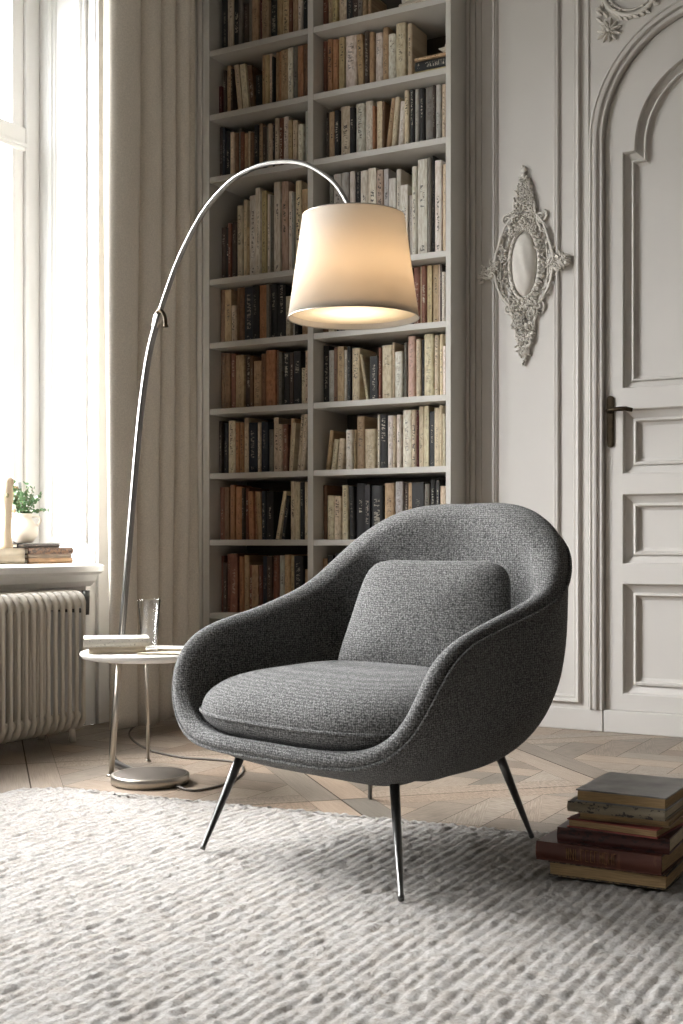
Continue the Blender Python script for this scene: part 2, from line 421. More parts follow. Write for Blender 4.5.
# back wall: solid wall behind, panelled skin in front with an arched doorway
DX0, DX1 = -1.4259, -.5341; XC = -.98; DR = .446; SP = 2.257
def arc(r, n=24, zc=SP, xc=XC, a0=180, a1=0):
    return [(xc + r * math.cos(R(a0 + (a1 - a0) * k / n)), zc + r * math.sin(R(a0 + (a1 - a0) * k / n))) for k in range(n + 1)]
m = MB(); m.box(-3.26, 4.0, 4.80, 4.95, 0, H_)
m.prism([(-1.993, 0), (DX0, 0)] + arc(DR) + [(DX1, 0), (4.0, 0), (4.0, H_), (-1.993, H_)], YW, 4.80)
struct(m.build('wall_back', M['wall']))
# mouldings of the wall panels (each profile: inset, y)
def rect(x0, x1, z0, z1): return [(x0, z0), (x1, z0), (x1, z1), (x0, z1)]
OG = [(0, YW), (0, YW - .010), (.004, YW - .014), (.010, YW - .014), (.013, YW - .007), (.017, YW - .010), (.021, YW - .004), (.024, YW)]
OG2 = [(0, YW), (0, YW - .016), (.005, YW - .022), (.014, YW - .020), (.018, YW - .010), (.024, YW - .012), (.029, YW - .002), (.03, YW)]
m = MB()
m.box(-1.925, -1.485, YW - .006, YW, .083, .104); m.box(-1.523, -1.485, YW - .006, YW, .104, 3.5)
m.sweep([(-1.925, .104), (-1.516, .104), (-1.516, 3.5)], OG2, closed=False)
m.sweep(rect(-1.880, -1.603, .20, 3.40), OG)
struct(m.build('trim_1', M['wall']))
m = MB()                                        # reeded pilaster between bookcase and panels
for x0, x1, d in ((-1.992, -1.978, .012), (-1.976, -1.968, .004), (-1.966, -1.952, .013), (-1.935, -1.929, .007)):
    m.box(x0, x1, YW - d, YW, .083, H_ - .02)
struct(m.build('trim_2', M['wall'], bevel=.003))
m = MB(); m.box(-1.992, DX0 - .002, YW - .012, YW, 0, .083); m.box(DX0 + .002, 3.99, YW - .012, YW + .09, 0, .0835)
struct(m.build('baseboard_back', M['wall'], bevel=.003))
# door casing: follows the jamb and the arch
cas = [(0, YW), (0, YW - .012), (.004, YW - .018), (.010, YW - .018), (.013, YW - .010), (.020, YW - .010), (.024, YW - .024), (.032, YW - .026), (.036, YW - .014), (.044, YW - .014), (.048, YW - .020), (.054, YW - .018), (.058, YW)]
path = [(DX0, .083)] + arc(DR, 40) + [(DX1, .083)]
struct(MB().sweep(path, [(q, y) for q, y in cas], closed=False).build('trim_3', M['wall']))

# ---- the panelled door
YD = YW + .008
door = MB(); door.prism([(DX0 + .003, .085)] + arc(DR - .003) + [(DX1 - .003, .085)], YD + .042, YD + .075)
x0, x1, a0, a1 = DX0 + .003, DX1 - .003, -1.356, -.604
door.box(x0, a0, YD, YD + .042, .085, 2.225); door.box(a1, x1, YD, YD + .042, .085, 2.225)
for z0, z1 in ((.085, .145), (.566, .64), (.906, .982), (1.229, 1.308)): door.box(a0, a1, YD, YD + .042, z0, z1)
xi = -1.31; ri = XC - xi
door.prism([(x0, 2.225)] + arc(DR - .003) + [(x1, 2.225), (XC + ri, 2.225)] + arc(ri, 24, 2.225, XC, 0, 180)[1:], YD, YD + .042)
PR = [(0, YD), (.004, YD + .006), (.006, YD + .018), (.034, YD + .034), (.036, YD + .022), (.044, YD + .020), (.048, YD + .026), (.050, YD + .038), (.060, YD + .041), (.062, YD + .042)]
for z0, z1 in ((.145, .566), (.64, .906), (.982, 1.229)): door.sweep(rect(a0, a1, z0, z1), PR)
up = [(a0, 1.308), (a1, 1.308), (a1, 2.211), (XC + ri, 2.211)] + arc(ri, 30, 2.225, XC, 0, 180) + [(xi, 2.211), (a0, 2.211)]
PRs = [(q * .8, y) for q, y in PR]
door.box(a0, xi, YD, YD + .042, 2.205, 2.225); door.box(XC + ri, a1, YD, YD + .042, 2.205, 2.225)
door.sweep([(a0, 1.308), (a1, 1.308), (a1, 2.205), (a0, 2.205)][:2] + [(a1, 2.205), (XC + ri, 2.205)] + arc(ri, 30, 2.225, XC, 0, 180) + [(xi, 2.205), (a0, 2.205)], PRs)
dr = struct(door.build('door_1', M['wall']))
hd = MB()
n = 24; pl = []
for k in range(n):
    a = 2 * PI * k / n; pl.append((-1.402 + .0125 * math.cos(a), (1.268 if math.sin(a) >= 0 else 1.098) + .0125 * math.sin(a)))
hd.prism(pl, YD - .006, YD)
hd.prism([(-1.402 + (p[0] + 1.402) * .62, 1.183 + (p[1] - 1.183) * .93) for p in pl], YD - .010, YD - .004)
hp = hd.build('door_handle', M['bronze'], dr, bevel=.0015); hp['label'] = 'dark bronze lever handle on a long backplate'
hl = MB(); hl.tube([(-1.402, YD - .005, 1.222), (-1.402, YD - .042, 1.222)], [.010, .008], 12)
hl.tube([(-1.404, YD - .042, 1.222), (-1.385, YD - .046, 1.224), (-1.36, YD - .046, 1.226), (-1.33, YD - .045, 1.225), (-1.306, YD - .043, 1.219)], [.008, .0075, .0085, .009, .0075], 12)
hl.build('lever', M['bronze'], hp)

# ---- the windows: frames, sashes, panes, sills, apron
def window(n, y0, y1):
    XF = -3.55
    f = MB()
    for a, b in ((y0, y0 + .07), (y1 - .07, y1)): f.box(XF - .05, XF, a, b, SILL, HEAD)
    f.box(XF - .05, XF, y0, y1, HEAD - .07, HEAD); f.box(XF - .05, XF, y0, y1, SILL, SILL + .06)
    f.box(XF - .055, XF + .012, (y0 + y1) / 2 - .03, (y0 + y1) / 2 + .03, SILL + .05, HEAD - .06)
    f.box(XF - .05, XF + .006, y1 - .085, y1 - .07, SILL + .05, HEAD - .06)
    wo = struct(f.build('window_%d' % n, M['window_paint'], bevel=.004))
    ym = (y0 + y1) / 2
    for a, b in ((y0 + .07, ym - .03), (ym + .03, y1 - .085)):
        s = MB(); X0, X1 = XF - .045, XF - .008
        s.box(X0, X1, a, a + .062, SILL + .06, HEAD - .07); s.box(X0, X1, b - .062, b, SILL + .06, HEAD - .07)
        s.box(X0, X1, a, b, SILL + .06, SILL + .14); s.box(X0, X1, a, b, HEAD - .15, HEAD - .07)
        s.box(X0, X1 + .012, a, b, 2.30, 2.395); s.box(X0, X1 + .02, a, b, 2.315, 2.33)
        so = s.build('sash', M['window_paint'], wo, bevel=.004)
        MB().box(XF - .032, XF - .028, a + .06, b - .06, SILL + .13, HEAD - .14).build('pane', M['pane'], so)
    s = MB(); ey = y1 - .02 if n > 1 else 3.70
    prof = [(-3.10, .640), (-3.085, .634), (-3.085, .612), (-3.10, .604), (-3.115, .600), (-3.125, .575), (-3.15, .555), (XL - .001, .555)]
    s.box(-3.55, XL, y0, y1, SILL, .641)
    pr = [(XL - .001, .641)] + prof; k = len(pr); ya = y0 - .15 if n > 1 else 2.2
    vs = [(x, ya, z) for x, z in pr] + [(x, ey, z) for x, z in pr]
    s.add(vs, [tuple(range(k))[::-1], tuple(range(k, 2 * k))] + [(i, (i + 1) % k, k + (i + 1) % k, k + i) for i in range(k)])
    s.build('window_sill', M['window_paint'], wo)
    t = MB()
    # mouldings on the splay beside the window
    OGr = [(0, y1), (0, y1 - .008), (.006, y1 - .012), (.012, y1 - .008), (.018, y1 - .010), (.024, y1)]
    t.sweep(rect(-3.500, -3.300, .72, 3.03), OGr); t.sweep(rect(-3.47, -3.33, .75, 3.0), [(0, y1), (0, y1 - .006), (.006, y1 - .009), (.012, y1)])
    t.build('reveal_panel', M['window_paint'], wo)
for i, (a, b) in enumerate(WINDOWS): window(i + 1, a, b)
m = MB(); m.box(XL, XL + .018, 3.857, 3.93, .0, 3.40); m.box(XL, XL + .030, 3.925, 3.945, 0, 3.46)
struct(m.build('trim_4', M['window_paint'], bevel=.004))
m = MB(); m.box(XL, XL + .014, 3.95, 4.47, 0, .12)
m.box(-3.259, -3.172, 4.49, 4.52, 0, H_ - .01); m.box(-3.235, -3.215, 4.475, 4.49, 0, H_ - .01); m.box(-3.200, -3.185, 4.478, 4.49, 0, H_ - .01)
struct(m.build('trim_5', M['wall'], bevel=.003))

# ================================================================ BOOKCASE
bx0, bx1, by0, by1 = -3.170, -1.993, 4.483, 4.795
bc = tag(empty('bookcase', ((bx0 + bx1) / 2, (by0 + by1) / 2, 0)), 'tall built-in grey-white bookcase of two bays filled with old books', 'bookcase')
MB().box(bx0, bx0 + .022, by0, by1, 0, 3.56).build('side_panel', M['shelf'], bc, bevel=.002)
MB().box(bx1 - .023, bx1, by0, by1, 0, 3.56).build('side_panel', M['shelf'], bc, bevel=.002)
MB().box(-2.648, -2.621, by0 + .001, by1 - .012, .10, 3.52).build('divider', M['shelf'], bc, bevel=.002)
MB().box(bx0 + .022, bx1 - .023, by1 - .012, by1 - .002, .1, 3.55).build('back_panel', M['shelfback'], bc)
MB().box(bx0 + .022, bx1 - .023, by0 + .01, by0 + .03, 0, .10).build('plinth', M['shelf'], bc, bevel=.002)
MB().box(bx0 + .022, bx1 - .023, by0 - .0, by1 - .012, 3.52, 3.56).build('top_board', M['shelf'], bc, bevel=.002)
SZ = [2.865, 2.584, 2.310, 1.862, 1.584, 1.294, 1.012, .722, .402, .113, 3.22]
for z in SZ:
    for a, b in ((bx0 + .022, -2.648), (-2.621, bx1 - .023)):
        MB().box(a, b, by0 + .003, by1 - .012, z - .0125, z + .0125).build('shelf', M['shelf'], bc, bevel=.002)

# ---- books
COL = {'K': (.018, .018, .019), 'N': (.022, .028, .042), 'D': (.065, .042, .032), 'M': (.12, .022, .022), 'R': (.19, .070, .042),
       'B': (.21, .115, .062), 'O': (.42, .21, .105), 'T': (.48, .34, .20), 'Y': (.56, .45, .25), 'C': (.70, .60, .44),
       'W': (.80, .76, .68), 'S': (.50, .49, .465), 'G': (.20, .185, .16), 'P': (.58, .43, .34)}
CN = {'K': 'black', 'N': 'navy blue', 'D': 'dark brown', 'M': 'maroon', 'R': 'reddish brown', 'B': 'brown', 'O': 'rust orange', 'T': 'tan',
      'Y': 'straw yellow', 'C': 'cream', 'W': 'off-white', 'S': 'silver grey', 'G': 'grey', 'P': 'pale pink'}
ORD = ['first', 'second', 'third', 'fourth', 'fifth', 'sixth', 'seventh', 'eighth', 'ninth', 'tenth', 'eleventh', 'twelfth', 'thirteenth', 'fourteenth',
       'fifteenth', 'sixteenth', 'seventeenth', 'eighteenth', 'nineteenth', 'twentieth', 'twenty-first', 'twenty-second', 'twenty-third', 'twenty-fourth']
BOOKS = {
 'L0': 'K:-3134:29:288 C:-3103:30:289 K:-3071:26:272 G:-3044:21:277 D:-3023:33:206 G:-2988:15:248 T:-2973:33:260 M:-2939:18:233 T:-2920:35:238 K:-2884:33:227 T:-2850:29:234 Y:-2820:35:220 R:-2784:16:207 T:-2768:26:210 W:-2741:19:212 K:-2721:20:193 G:-2700:13:190',
 'L1': 'M:-3177:14:147 D:-3161:17:217 T:-3143:24:236 D:-3118:13:217 C:-3075:24:236:-24 C:-3037:31:227:-22 B:-3004:24:220:-21 K:-2977:31:164 T:-2943:14:247 Y:-2929:24:244 C:-2902:17:244 K:-2885:10:227 T:-2873:18:248 O:-2855:18:248 T:-2836:37:248 W:-2797:25:248 G:-2772:25:248 O:-2746:28:248 B:-2717:26:248',
 'L2': 'D:-3193:15:241 N:-3176:15:236 K:-3159:24:218 C:-3134:24:210 B:-3109:17:205 G:-3091:17:224 R:-3073:18:203 T:-3054:18:195 C:-3035:18:202 B:-3016:21:190 K:-2993:23:220 T:-2969:20:224 D:-2947:17:208 G:-2929:13:207 C:-2915:19:216 K:-2895:8:211 C:-2887:24:237 R:-2861:24:233 W:-2835:29:234 Y:-2805:21:214 C:-2783:26:210 W:-2755:31:189 S:-2712:22:241',
 'L3': 'D:-3182:30:247 K:-3150:19:242 R:-3130:13:256 D:-3115:28:261 C:-3086:30:329 C:-3054:20:352 T:-3033:22:229 W:-3009:33:362 W:-2975:26:391 Y:-2947:26:377 W:-2920:18:360 G:-2901:22:352 W:-2876:33:405 P:-2841:36:404 W:-2804:23:357 S:-2780:14:348 C:-2765:32:396 T:-2732:41:356',
 'L4': 'B:-3157:29:245 T:-3127:34:243 C:-3091:24:169 B:-3066:13:245 B:-3052:23:245 N:-3027:45:245 K:-2981:36:245 O:-2943:37:245 G:-2905:14:245 K:-2889:34:245 K:-2854:42:238 C:-2810:25:185 W:-2773:15:216 K:-2756:18:217 T:-2723:33:210',
 'L5': 'B:-3157:29:256 B:-3127:30:251 R:-3095:28:248 T:-3066:44:238 D:-3020:27:239 B:-2992:14:230 T:-2976:41:207 B:-2934:23:236 O:-2909:49:249 B:-2859:18:245 G:-2840:15:236 K:-2823:33:233 D:-2788:19:232 K:-2768:34:237 C:-2731:24:162 C:-2706:16:233',
 'L6': 'D:-3157:13:236 K:-3143:26:226 C:-3114:37:235 O:-3076:23:225 O:-3052:24:224 C:-3026:25:245 N:-2999:47:221 C:-2952:16:219 N:-2934:34:221 G:-2898:23:188 C:-2872:25:238 C:-2842:20:207 R:-2821:24:206 T:-2795:21:233:12 C:-2784:19:213:16 C:-2756:20:249:21 C:-2732:23:249:20',
 'L7': 'R:-3154:28:232 B:-3124:23:232 O:-3101:24:242 O:-3074:36:233 D:-3037:16:228 R:-3020:21:227 O:-2994:24:215:-7 O:-2969:14:215:-3 T:-2948:19:212:-10 N:-2928:21:211 K:-2904:35:209 C:-2858:18:212:40 K:-2831:17:193:28 C:-2783:25:250 C:-2755:22:245 K:-2732:20:245 C:-2710:21:244',
 'L8': 'R:-3156:14:249 D:-3140:19:218 R:-3120:24:257 R:-3094:38:258 O:-3054:25:246 T:-3029:27:251 R:-3000:14:208 T:-2986:33:208 R:-2952:19:208 N:-2931:27:248 D:-2902:24:248 R:-2878:29:251 S:-2845:26:251 T:-2812:26:255 Y:-2784:18:252 K:-2764:47:250 T:-2715:20:193',
 'R0': 'R:-2618:20:172 T:-2595:21:158 Y:-2573:24:170 C:-2542:35:158 K:-2505:28:138 D:-2477:27:132 G:-2448:18:135 T:-2429:19:127 T:-2410:18:127',
 'R1': 'R:-2618:18:244 O:-2597:26:248 O:-2570:26:242 Y:-2542:25:248 W:-2515:52:248 T:-2454:31:248:-10 D:-2420:20:248 T:-2397:21:239 W:-2374:34:233 T:-2338:26:248 W:-2310:35:213 C:-2273:44:248 C:-2226:22:243',
 'R2': 'D:-2599:12:212 T:-2586:24:213 K:-2560:24:215 C:-2534:45:227 K:-2488:23:215 W:-2464:41:228 W:-2417:35:229 O:-2381:14:203 C:-2365:24:223 B:-2339:13:217 T:-2324:19:227:29 C:-2297:21:227:21 W:-2268:25:206:13 C:-2234:22:241 K:-2211:20:241 S:-2190:18:241 K:-2171:24:241 G:-2145:37:241 D:-2107:11:241 S:-2095:22:241 C:-2072:19:241',
 'R3': 'G:-2587:17:387 S:-2569:37:397 S:-2530:35:397 W:-2493:26:400 K:-2467:26:394 W:-2439:36:391 W:-2402:36:398 P:-2365:32:385 S:-2332:20:387 W:-2310:31:345 W:-2277:21:378 W:-2254:35:306 S:-2218:16:263 W:-2200:23:374 W:-2175:40:400 G:-2133:19:401 K:-2112:10:407 W:-2100:31:385 C:-2068:16:367',
 'R4': 'B:-2618:26:245 C:-2587:28:245 K:-2554:35:245 T:-2515:26:245 W:-2485:34:245 D:-2448:29:245 C:-2415:33:245 O:-2376:33:245 C:-2337:33:245 K:-2299:32:245 T:-2261:32:245 K:-2223:24:245 R:-2197:30:245 C:-2166:8:245 R:-2157:24:245 Y:-2132:20:245 T:-2109:22:245 C:-2086:7:245 D:-2078:9:245 W:-2068:15:211',
 'R5': 'K:-2618:25:248 S:-2590:27:225 B:-2562:14:235 T:-2546:31:238 W:-2513:14:221 K:-2498:14:235 C:-2482:37:227 C:-2411:14:200:-33 K:-2394:36:186 R:-2355:17:219 C:-2335:42:226 C:-2292:12:236 W:-2278:35:196 G:-2238:13:232 P:-2223:32:257 C:-2184:21:240 K:-2162:15:238 C:-2145:42:257 C:-2101:19:250 C:-2081:18:253 W:-2062:10:204',  # the thick black entry stands for the dark inside of an open magazine
 'R6': 'T:-2610:20:174:24 C:-2583:24:135:17 C:-2552:27:137:13 W:-2507:31:168 T:-2475:14:169 T:-2459:36:223 C:-2421:47:168 W:-2364:13:226 K:-2350:36:224 W:-2313:25:219 C:-2286:13:217 W:-2271:21:220 W:-2248:39:239 C:-2204:23:237 M:-2179:9:234 C:-2168:20:249 C:-2145:20:249 K:-2123:21:226 C:-2101:20:240 C:-2079:16:249 C:-2062:10:214',
 'R7': 'B:-2620:19:230 C:-2598:33:186 C:-2563:33:183 C:-2528:29:227 K:-2489:24:226:-8 K:-2464:44:233 K:-2418:25:227 K:-2390:56:223 T:-2328:44:232 S:-2276:36:236 D:-2238:18:228 T:-2218:15:231 K:-2201:54:231 G:-2145:23:225 K:-2120:21:242 K:-2098:16:236 C:-2081:28:215',
 'R8': 'T:-2634:23:240 K:-2609:26:254 N:-2580:25:262 B:-2552:23:256',
}

def proto(hard):
    b = MB()                                   # unit book: x -.5..+.5 thickness, y 0 (spine) ..1, z 0..1
    if hard:
        prof = []                              # rounded spine and the two boards, open at the fore edge
        for k in range(9):
            a = PI * k / 8; prof.append((-.5 * math.cos(a), .045 - .045 * math.sin(a)))
        prof = [(-.5, 1.0)] + prof + [(.5, 1.0)] + [(.42, 1.0), (.42, .08), (-.42, .08), (-.42, 1.0)]
        n = len(prof); vs = [(x, y, 0) for x, y in prof] + [(x, y, 1) for x, y in prof]
        fs = [(i, (i + 1) % n, n + (i + 1) % n, n + i) for i in range(n)]
        sm = n
        b.add(vs, fs + [tuple(range(n))[::-1], tuple(range(n, 2 * n))])
        b.box(-.425, .425, .07, .97, .012, .985, 1)
    else:
        b.box(-.5, .5, 0, 1, 0, 1)
        b.box(-.47, .47, .02, 1.002, .004, 1.0015, 1)
    o = b.build('proto', [M['cover'], M['paper']])
    me = o.data; bpy.data.objects.remove(o); me.name = 'hardcover' if hard else 'paperback'; return me
PM = [proto(True), proto(False)]
def book(name, x, y, z, wd, dp, ht, col, label, group, roty=0, rotz=0, hard=None, rnd=random):
    h = hard if hard is not None else rnd.random() < .6
    o = bpy.data.objects.new(name, PM[0 if h else 1]); C.objects.link(o)
    o.location = (x, y, z); o.scale = (wd, dp, ht); o.rotation_euler = (0, roty, rotz)
    k = rnd.uniform(.85, 1.12); o.color = (*[min(1, c * k * rnd.uniform(.96, 1.04)) for c in col], 1)
    return tag(o, label, 'book', group)
rb = random.Random(11)
for key, txt in BOOKS.items():
    left = key[0] == 'L'; row = int(key[1]); z0 = SZ[row] + .0127
    lo, hi = (-3.146, -2.650) if left else (-2.619, -2.018)
    items = [p.split(':') for p in txt.split()]; items = [(p[0], *[int(v) / 1000 for v in p[1:]]) for p in items]
    mn = min(p[1] for p in items); mx = max(p[1] + p[2] + max(0, p[4] if len(p) > 4 else 0) for p in items)
    cx = hi if left else lo
    for i, p in enumerate(items):
        c, x, wd, h = p[:4]; ln = p[4] if len(p) > 4 else 0
        x1 = x + wd
        if mn < lo: s = (hi - lo) / (hi - mn); x = hi - (hi - x) * s; x1 = hi - (hi - x1) * s
        if mx > hi: s = (hi - lo - .001) / (mx - lo); x = lo + (x - lo) * s; x1 = lo + (x1 - lo) * s
        wd = x1 - x - .0006; xm = (x + x1) / 2; ang = 0; zz = z0
        if ln:
            ang = math.atan2(ln, h); cs = math.cos(ang); h = h / cs * .985 - wd * abs(math.sin(ang)); wd *= cs; zz = z0 + abs(math.sin(ang)) * wd / 2 + .0004
        size = 'short' if h < .19 else ('tall' if h > .235 else 'mid-height'); thick = 'slim' if wd < .018 else ('thick' if wd > .030 else '')
        lab = '%s %s%s book, %s from the left, %s shelf from the top, %s bay' % ('leaning' if ln else size, (thick + ' ') if thick else '', CN[c], ORD[i], ORD[row], 'left' if left else 'right')
        book('book', xm, 4.558 + rb.uniform(-.004, .012), zz, wd, rb.uniform(.135, .185), h, COL[c], lab,
             'books on the %s shelf of the %s bay' % (ORD[row], 'left' if left else 'right'), roty=ang, rnd=rb)
# books lying flat: spine towards the room, stacked at the end of two shelves
def flat(x0, x1, y, z, th, dp, col, label, group, rz=0):
    o = book('book', (x0 + x1) / 2 , y, z, th, dp, x1 - x0, col, label, group, hard=True, rnd=rb)
    o.rotation_euler = (0, R(90), 0); o.location = (x0, y, z + th / 2); return o
zt = SZ[0] + .0127
flat(-2.245, -2.022, 4.53, zt, .034, .19, COL['W'], 'white volume lying flat at the right end of the top shelf, lower of two', 'books lying flat on the shelves')
flat(-2.235, -2.022, 4.535, zt + .0345, .030, .19, COL['W'], 'white volume lying flat at the right end of the top shelf, upper of two', 'books lying flat on the shelves')
zt = SZ[1] + .0127
flat(-2.175, -2.022, 4.53, zt, .026, .19, COL['Y'], 'cream volume lying flat on the second shelf, lower of two, right bay', 'books lying flat on the shelves')
flat(-2.175, -2.022, 4.535, zt + .0265, .040, .19, COL['K'], 'black block standing in for the dark gap between two flat volumes, second shelf', 'books lying flat on the shelves')  # shade between the two flat volumes, given as a black block
flat(-2.175, -2.022, 4.53, zt + .067, .014, .19, COL['T'], 'thin tan volume lying flat above the dark gap, second shelf', 'books lying flat on the shelves')
# small pale star standing on them
m = MB(); st = []
for k in range(10):
    a = PI / 2 + 2 * PI * k / 10; rr_ = .042 if k % 2 == 0 else .019; st.append((-2.062 + rr_ * math.cos(a), zt + .0815 + .034 + rr_ * math.sin(a)))
n = len(st); vs = [(x, 4.60, z) for x, z in st] + [(x, 4.615, z) for x, z in st] + [(-2.062, 4.588, zt + .1155), (-2.062, 4.627, zt + .1155)]
fs = []
for i in range(n): j = (i + 1) % n; fs += [(i, j, n + j, n + i), (j, i, 2 * n), (n + i, n + j, 2 * n + 1)]
m.add(vs, fs); tag(m.build('star_ornament', M['ceramic']), 'small pale star ornament standing on the flat books, second shelf', 'ornament')

# ================================================================ STUCCO ORNAMENTS
from mathutils import Euler
def leafblob(m, x, z, ang, ln, wd, out, y=YW, lift=.006):
    """a small curled acanthus leaf: a pointed ridge lying along ang, its tip lifted from the wall"""
    c, s = math.cos(ang), math.sin(ang); vs = []; ns = 6
    for i in range(ns + 1):
        t = i / ns; w_ = wd * math.sin(PI * min(1, t * .92 + .08)) ** .7
        h = out * (.55 + .45 * math.sin(PI * t)) + lift * t
        for q, hh in ((-1, .15), (-.45, .8), (0, 1), (.45, .8), (1, .15)):
            px = t * ln; pz = q * w_ * .5
            vs.append((x + px * c - pz * s, y - h * hh * (1 if i not in (0, ns) else .5) - (0 if hh > .2 else 0), z + px * s + pz * c))
    fs = []
    for i in range(ns):
        for k in range(4): a = i * 5 + k; fs.append((a, a + 1, a + 6, a + 5))
    m.add(vs, fs, 0, True)
def rings(m, cx, cz, rx, rz, r, dep, n=40, a0=0, a1=360):
    pts = [(cx + rx * math.cos(R(a0 + (a1 - a0) * k / n)), YW - dep, cz + rz * math.sin(R(a0 + (a1 - a0) * k / n))) for k in range(n + (0 if a1 - a0 == 360 else 1))]
    m.tube(pts, r, 8, closed=(a1 - a0 == 360))
def scroll(m, x, z, ang, size, flip, r=.007, turns=1.4, y=YW):
    pts = []; rs = []
    for k in range(26):
        t = k / 25; a = ang + flip * t * turns * 2 * PI; q = size * (1 - t) ** .9 + .003
        pts.append((x + q * math.cos(a), y - .006 - .012 * t, z + q * math.sin(a))); rs.append(r * (1 - .45 * t))
    m.tube(pts, rs, 8)
ro = random.Random(5)
def curl(m, x, z, dy=0):
    q = ro.uniform(.005, .009); a0 = ro.uniform(0, 6.28); fl = ro.choice((-1, 1))
    pts = [(x + q * (1 - .5 * i / 9) * math.cos(a0 + fl * 5.2 * i / 9), YW - dy - .012 - .008 * i / 9, z + q * (1 - .5 * i / 9) * math.sin(a0 + fl * 5.2 * i / 9)) for i in range(10)]
    m.tube(pts, .0028, 5)
oc = (-1.745, 1.815)
orn = tag(empty('wall_ornament', (oc[0], YW, oc[1])), 'white stucco cartouche of scrolling leaves round an oval on the wall panel', 'ornament', 'stucco wall ornaments')
m = MB(); vs = []; fs = []; n1, n2 = 14, 36      # oval medallion with a soft carved centre
for i in range(n1 + 1):
    t = i / n1; 
    for k in range(n2):
        a = 2 * PI * k / n2; px, pz = t * math.cos(a), t * math.sin(a)
        h = .032 * math.sqrt(max(0, 1 - t * t)) + .004 + .003 * math.sin(7 * px + 4 * pz) * (1 - t)
        vs.append((oc[0] + .052 * px, YW - h, oc[1] + .004 + .125 * pz))
for i in range(n1):
    for k in range(n2): l = (k + 1) % n2; fs.append((i * n2 + k, i * n2 + l, (i + 1) * n2 + l, (i + 1) * n2 + k))
m.add(vs, fs, 0, True); m.build('medallion', M['plaster_orn'], orn)
m = MB(); rings(m, oc[0], oc[1] + .004, .062, .138, .008, .008)
for k in range(130):                              # crowded leaf wreath
    a = 2 * PI * k / 130; q = ro.uniform(0, .022); leafblob(m, oc[0] + (.064 + q) * math.cos(a), oc[1] + .004 + (.140 + q) * math.sin(a), a + PI / 2 + ro.uniform(-1.3, 1.3), ro.uniform(.014, .026), .011, ro.uniform(.014, .024))
for k in range(34):
    a = 2 * PI * k / 34; curl(m, oc[0] + .078 * math.cos(a), oc[1] + .004 + .155 * math.sin(a))
for k in range(40):
    a = 2 * PI * k / 40; m.ball((oc[0] + .061 * math.cos(a), YW - .014, oc[1] + .004 + .136 * math.sin(a)), (.005, .007, .005), seg=6, rings=4)
m.build('wreath', M['plaster_orn'], orn)
m = MB()                                          # outer strapwork: big S scrolls left and right
for s in (-1, 1):
    pts = spline([(oc[0] + s * .030, YW - .010, oc[1] + .215), (oc[0] + s * .075, YW - .016, oc[1] + .165), (oc[0] + s * .105, YW - .018, oc[1] + .085), (oc[0] + s * .122, YW - .018, oc[1] + .01),
                  (oc[0] + s * .112, YW - .018, oc[1] - .07), (oc[0] + s * .080, YW - .016, oc[1] - .135), (oc[0] + s * .045, YW - .010, oc[1] - .165)], 40)
    m.tube([(p[0] * 1., p[1], p[2]) for p in pts], [.0035 + .0025 * math.sin(PI * i / 39) for i in range(40)], 8)
    for i in range(0, 40):
        if 6 < i < 34: leafblob(m, pts[i][0] - s * ro.uniform(0, .014), pts[i][2], ro.uniform(0, 6.28), .018, .010, .018)
        if i % 4 == 2: curl(m, pts[i][0] - s * .010, pts[i][2])
    pts = spline([(oc[0] + s * .085, YW - .010, oc[1] + .13), (oc[0] + s * .093, YW - .012, oc[1] + .06), (oc[0] + s * .098, YW - .012, oc[1] - .05), (oc[0] + s * .070, YW - .010, oc[1] - .15)], 24)
    m.tube([tuple(p) for p in pts], .003, 6)
    for (dx, dz, an, sz, fl) in ((.125, .02, 90, .024, -s), (.120, -.03, 250, .020, s), (.07, .185, 60, .022, -s), (.062, -.165, 300, .020, s), (.032, .24, 90, .018, s)):
        scroll(m, oc[0] + s * dx, oc[1] + dz, R(an), sz, fl, r=.006)
    for k in range(18): curl(m, oc[0] + s * (.105 + .0042 * k), oc[1] - .008 + ro.uniform(-.022, .022), .016)
    for k in range(9):                            # wing of leaves reaching out sideways
        t = k / 8
        for _ in range(5): leafblob(m, oc[0] + s * (.115 + .055 * t), oc[1] - .012 + ro.uniform(-.024, .024) * (1.2 - .6 * t) + (.016 * t if s > 0 else -.016 * t), (0 if s > 0 else PI) + ro.uniform(-1.3, 1.3), .024, .014, .014, y=YW - .014)
    m.ball((oc[0] + s * .182, YW - .01, oc[1] + (.008 if s > 0 else -.03)), (.010, .012, .010))
m.build('strapwork', M['plaster_orn'], orn)
def cone(m, z0, z1, w0, w1, n, sgn):
    for k in range(n):
        t = ro.random() ** .9; z = z0 + (z1 - z0) * t; w_ = w0 + (w1 - w0) * t; x = oc[0] + ro.uniform(-w_, w_)
        leafblob(m, x, z, R(90 * sgn) + ro.uniform(-1.4, 1.4) - (x - oc[0]) * 8 * sgn, ro.uniform(.013, .024), ro.uniform(.008, .012), ro.uniform(.014, .026))
        if k % 3 == 0: curl(m, oc[0] + ro.uniform(-w_, w_), z)
    for s in (-1, 1):
        pts = [(oc[0] + s * (w0 + (w1 - w0) * t), YW - .010, z0 + (z1 - z0) * t) for t in [i / 14 for i in range(15)]]
        m.tube([(p[0] + .004 * math.sin(i * 1.9), p[1], p[2]) for i, p in enumerate(pts)], .006, 6)
    for k in range(5):
        t = (k + .5) / 5; w_ = w0 + (w1 - w0) * t
        for s in (-1, 1): scroll(m, oc[0] + s * w_ * .55, z0 + (z1 - z0) * t, R(90 + 60 * s), .006 + .26 * w_, s, r=.0048)
m = MB(); cone(m, oc[1] + .13, oc[1] + .325, .066, .018, 170, 1)
for k in range(7): leafblob(m, oc[0], oc[1] + .325 + .004 * k, R(90 + (k - 3) * 34), .028, .012, .014)
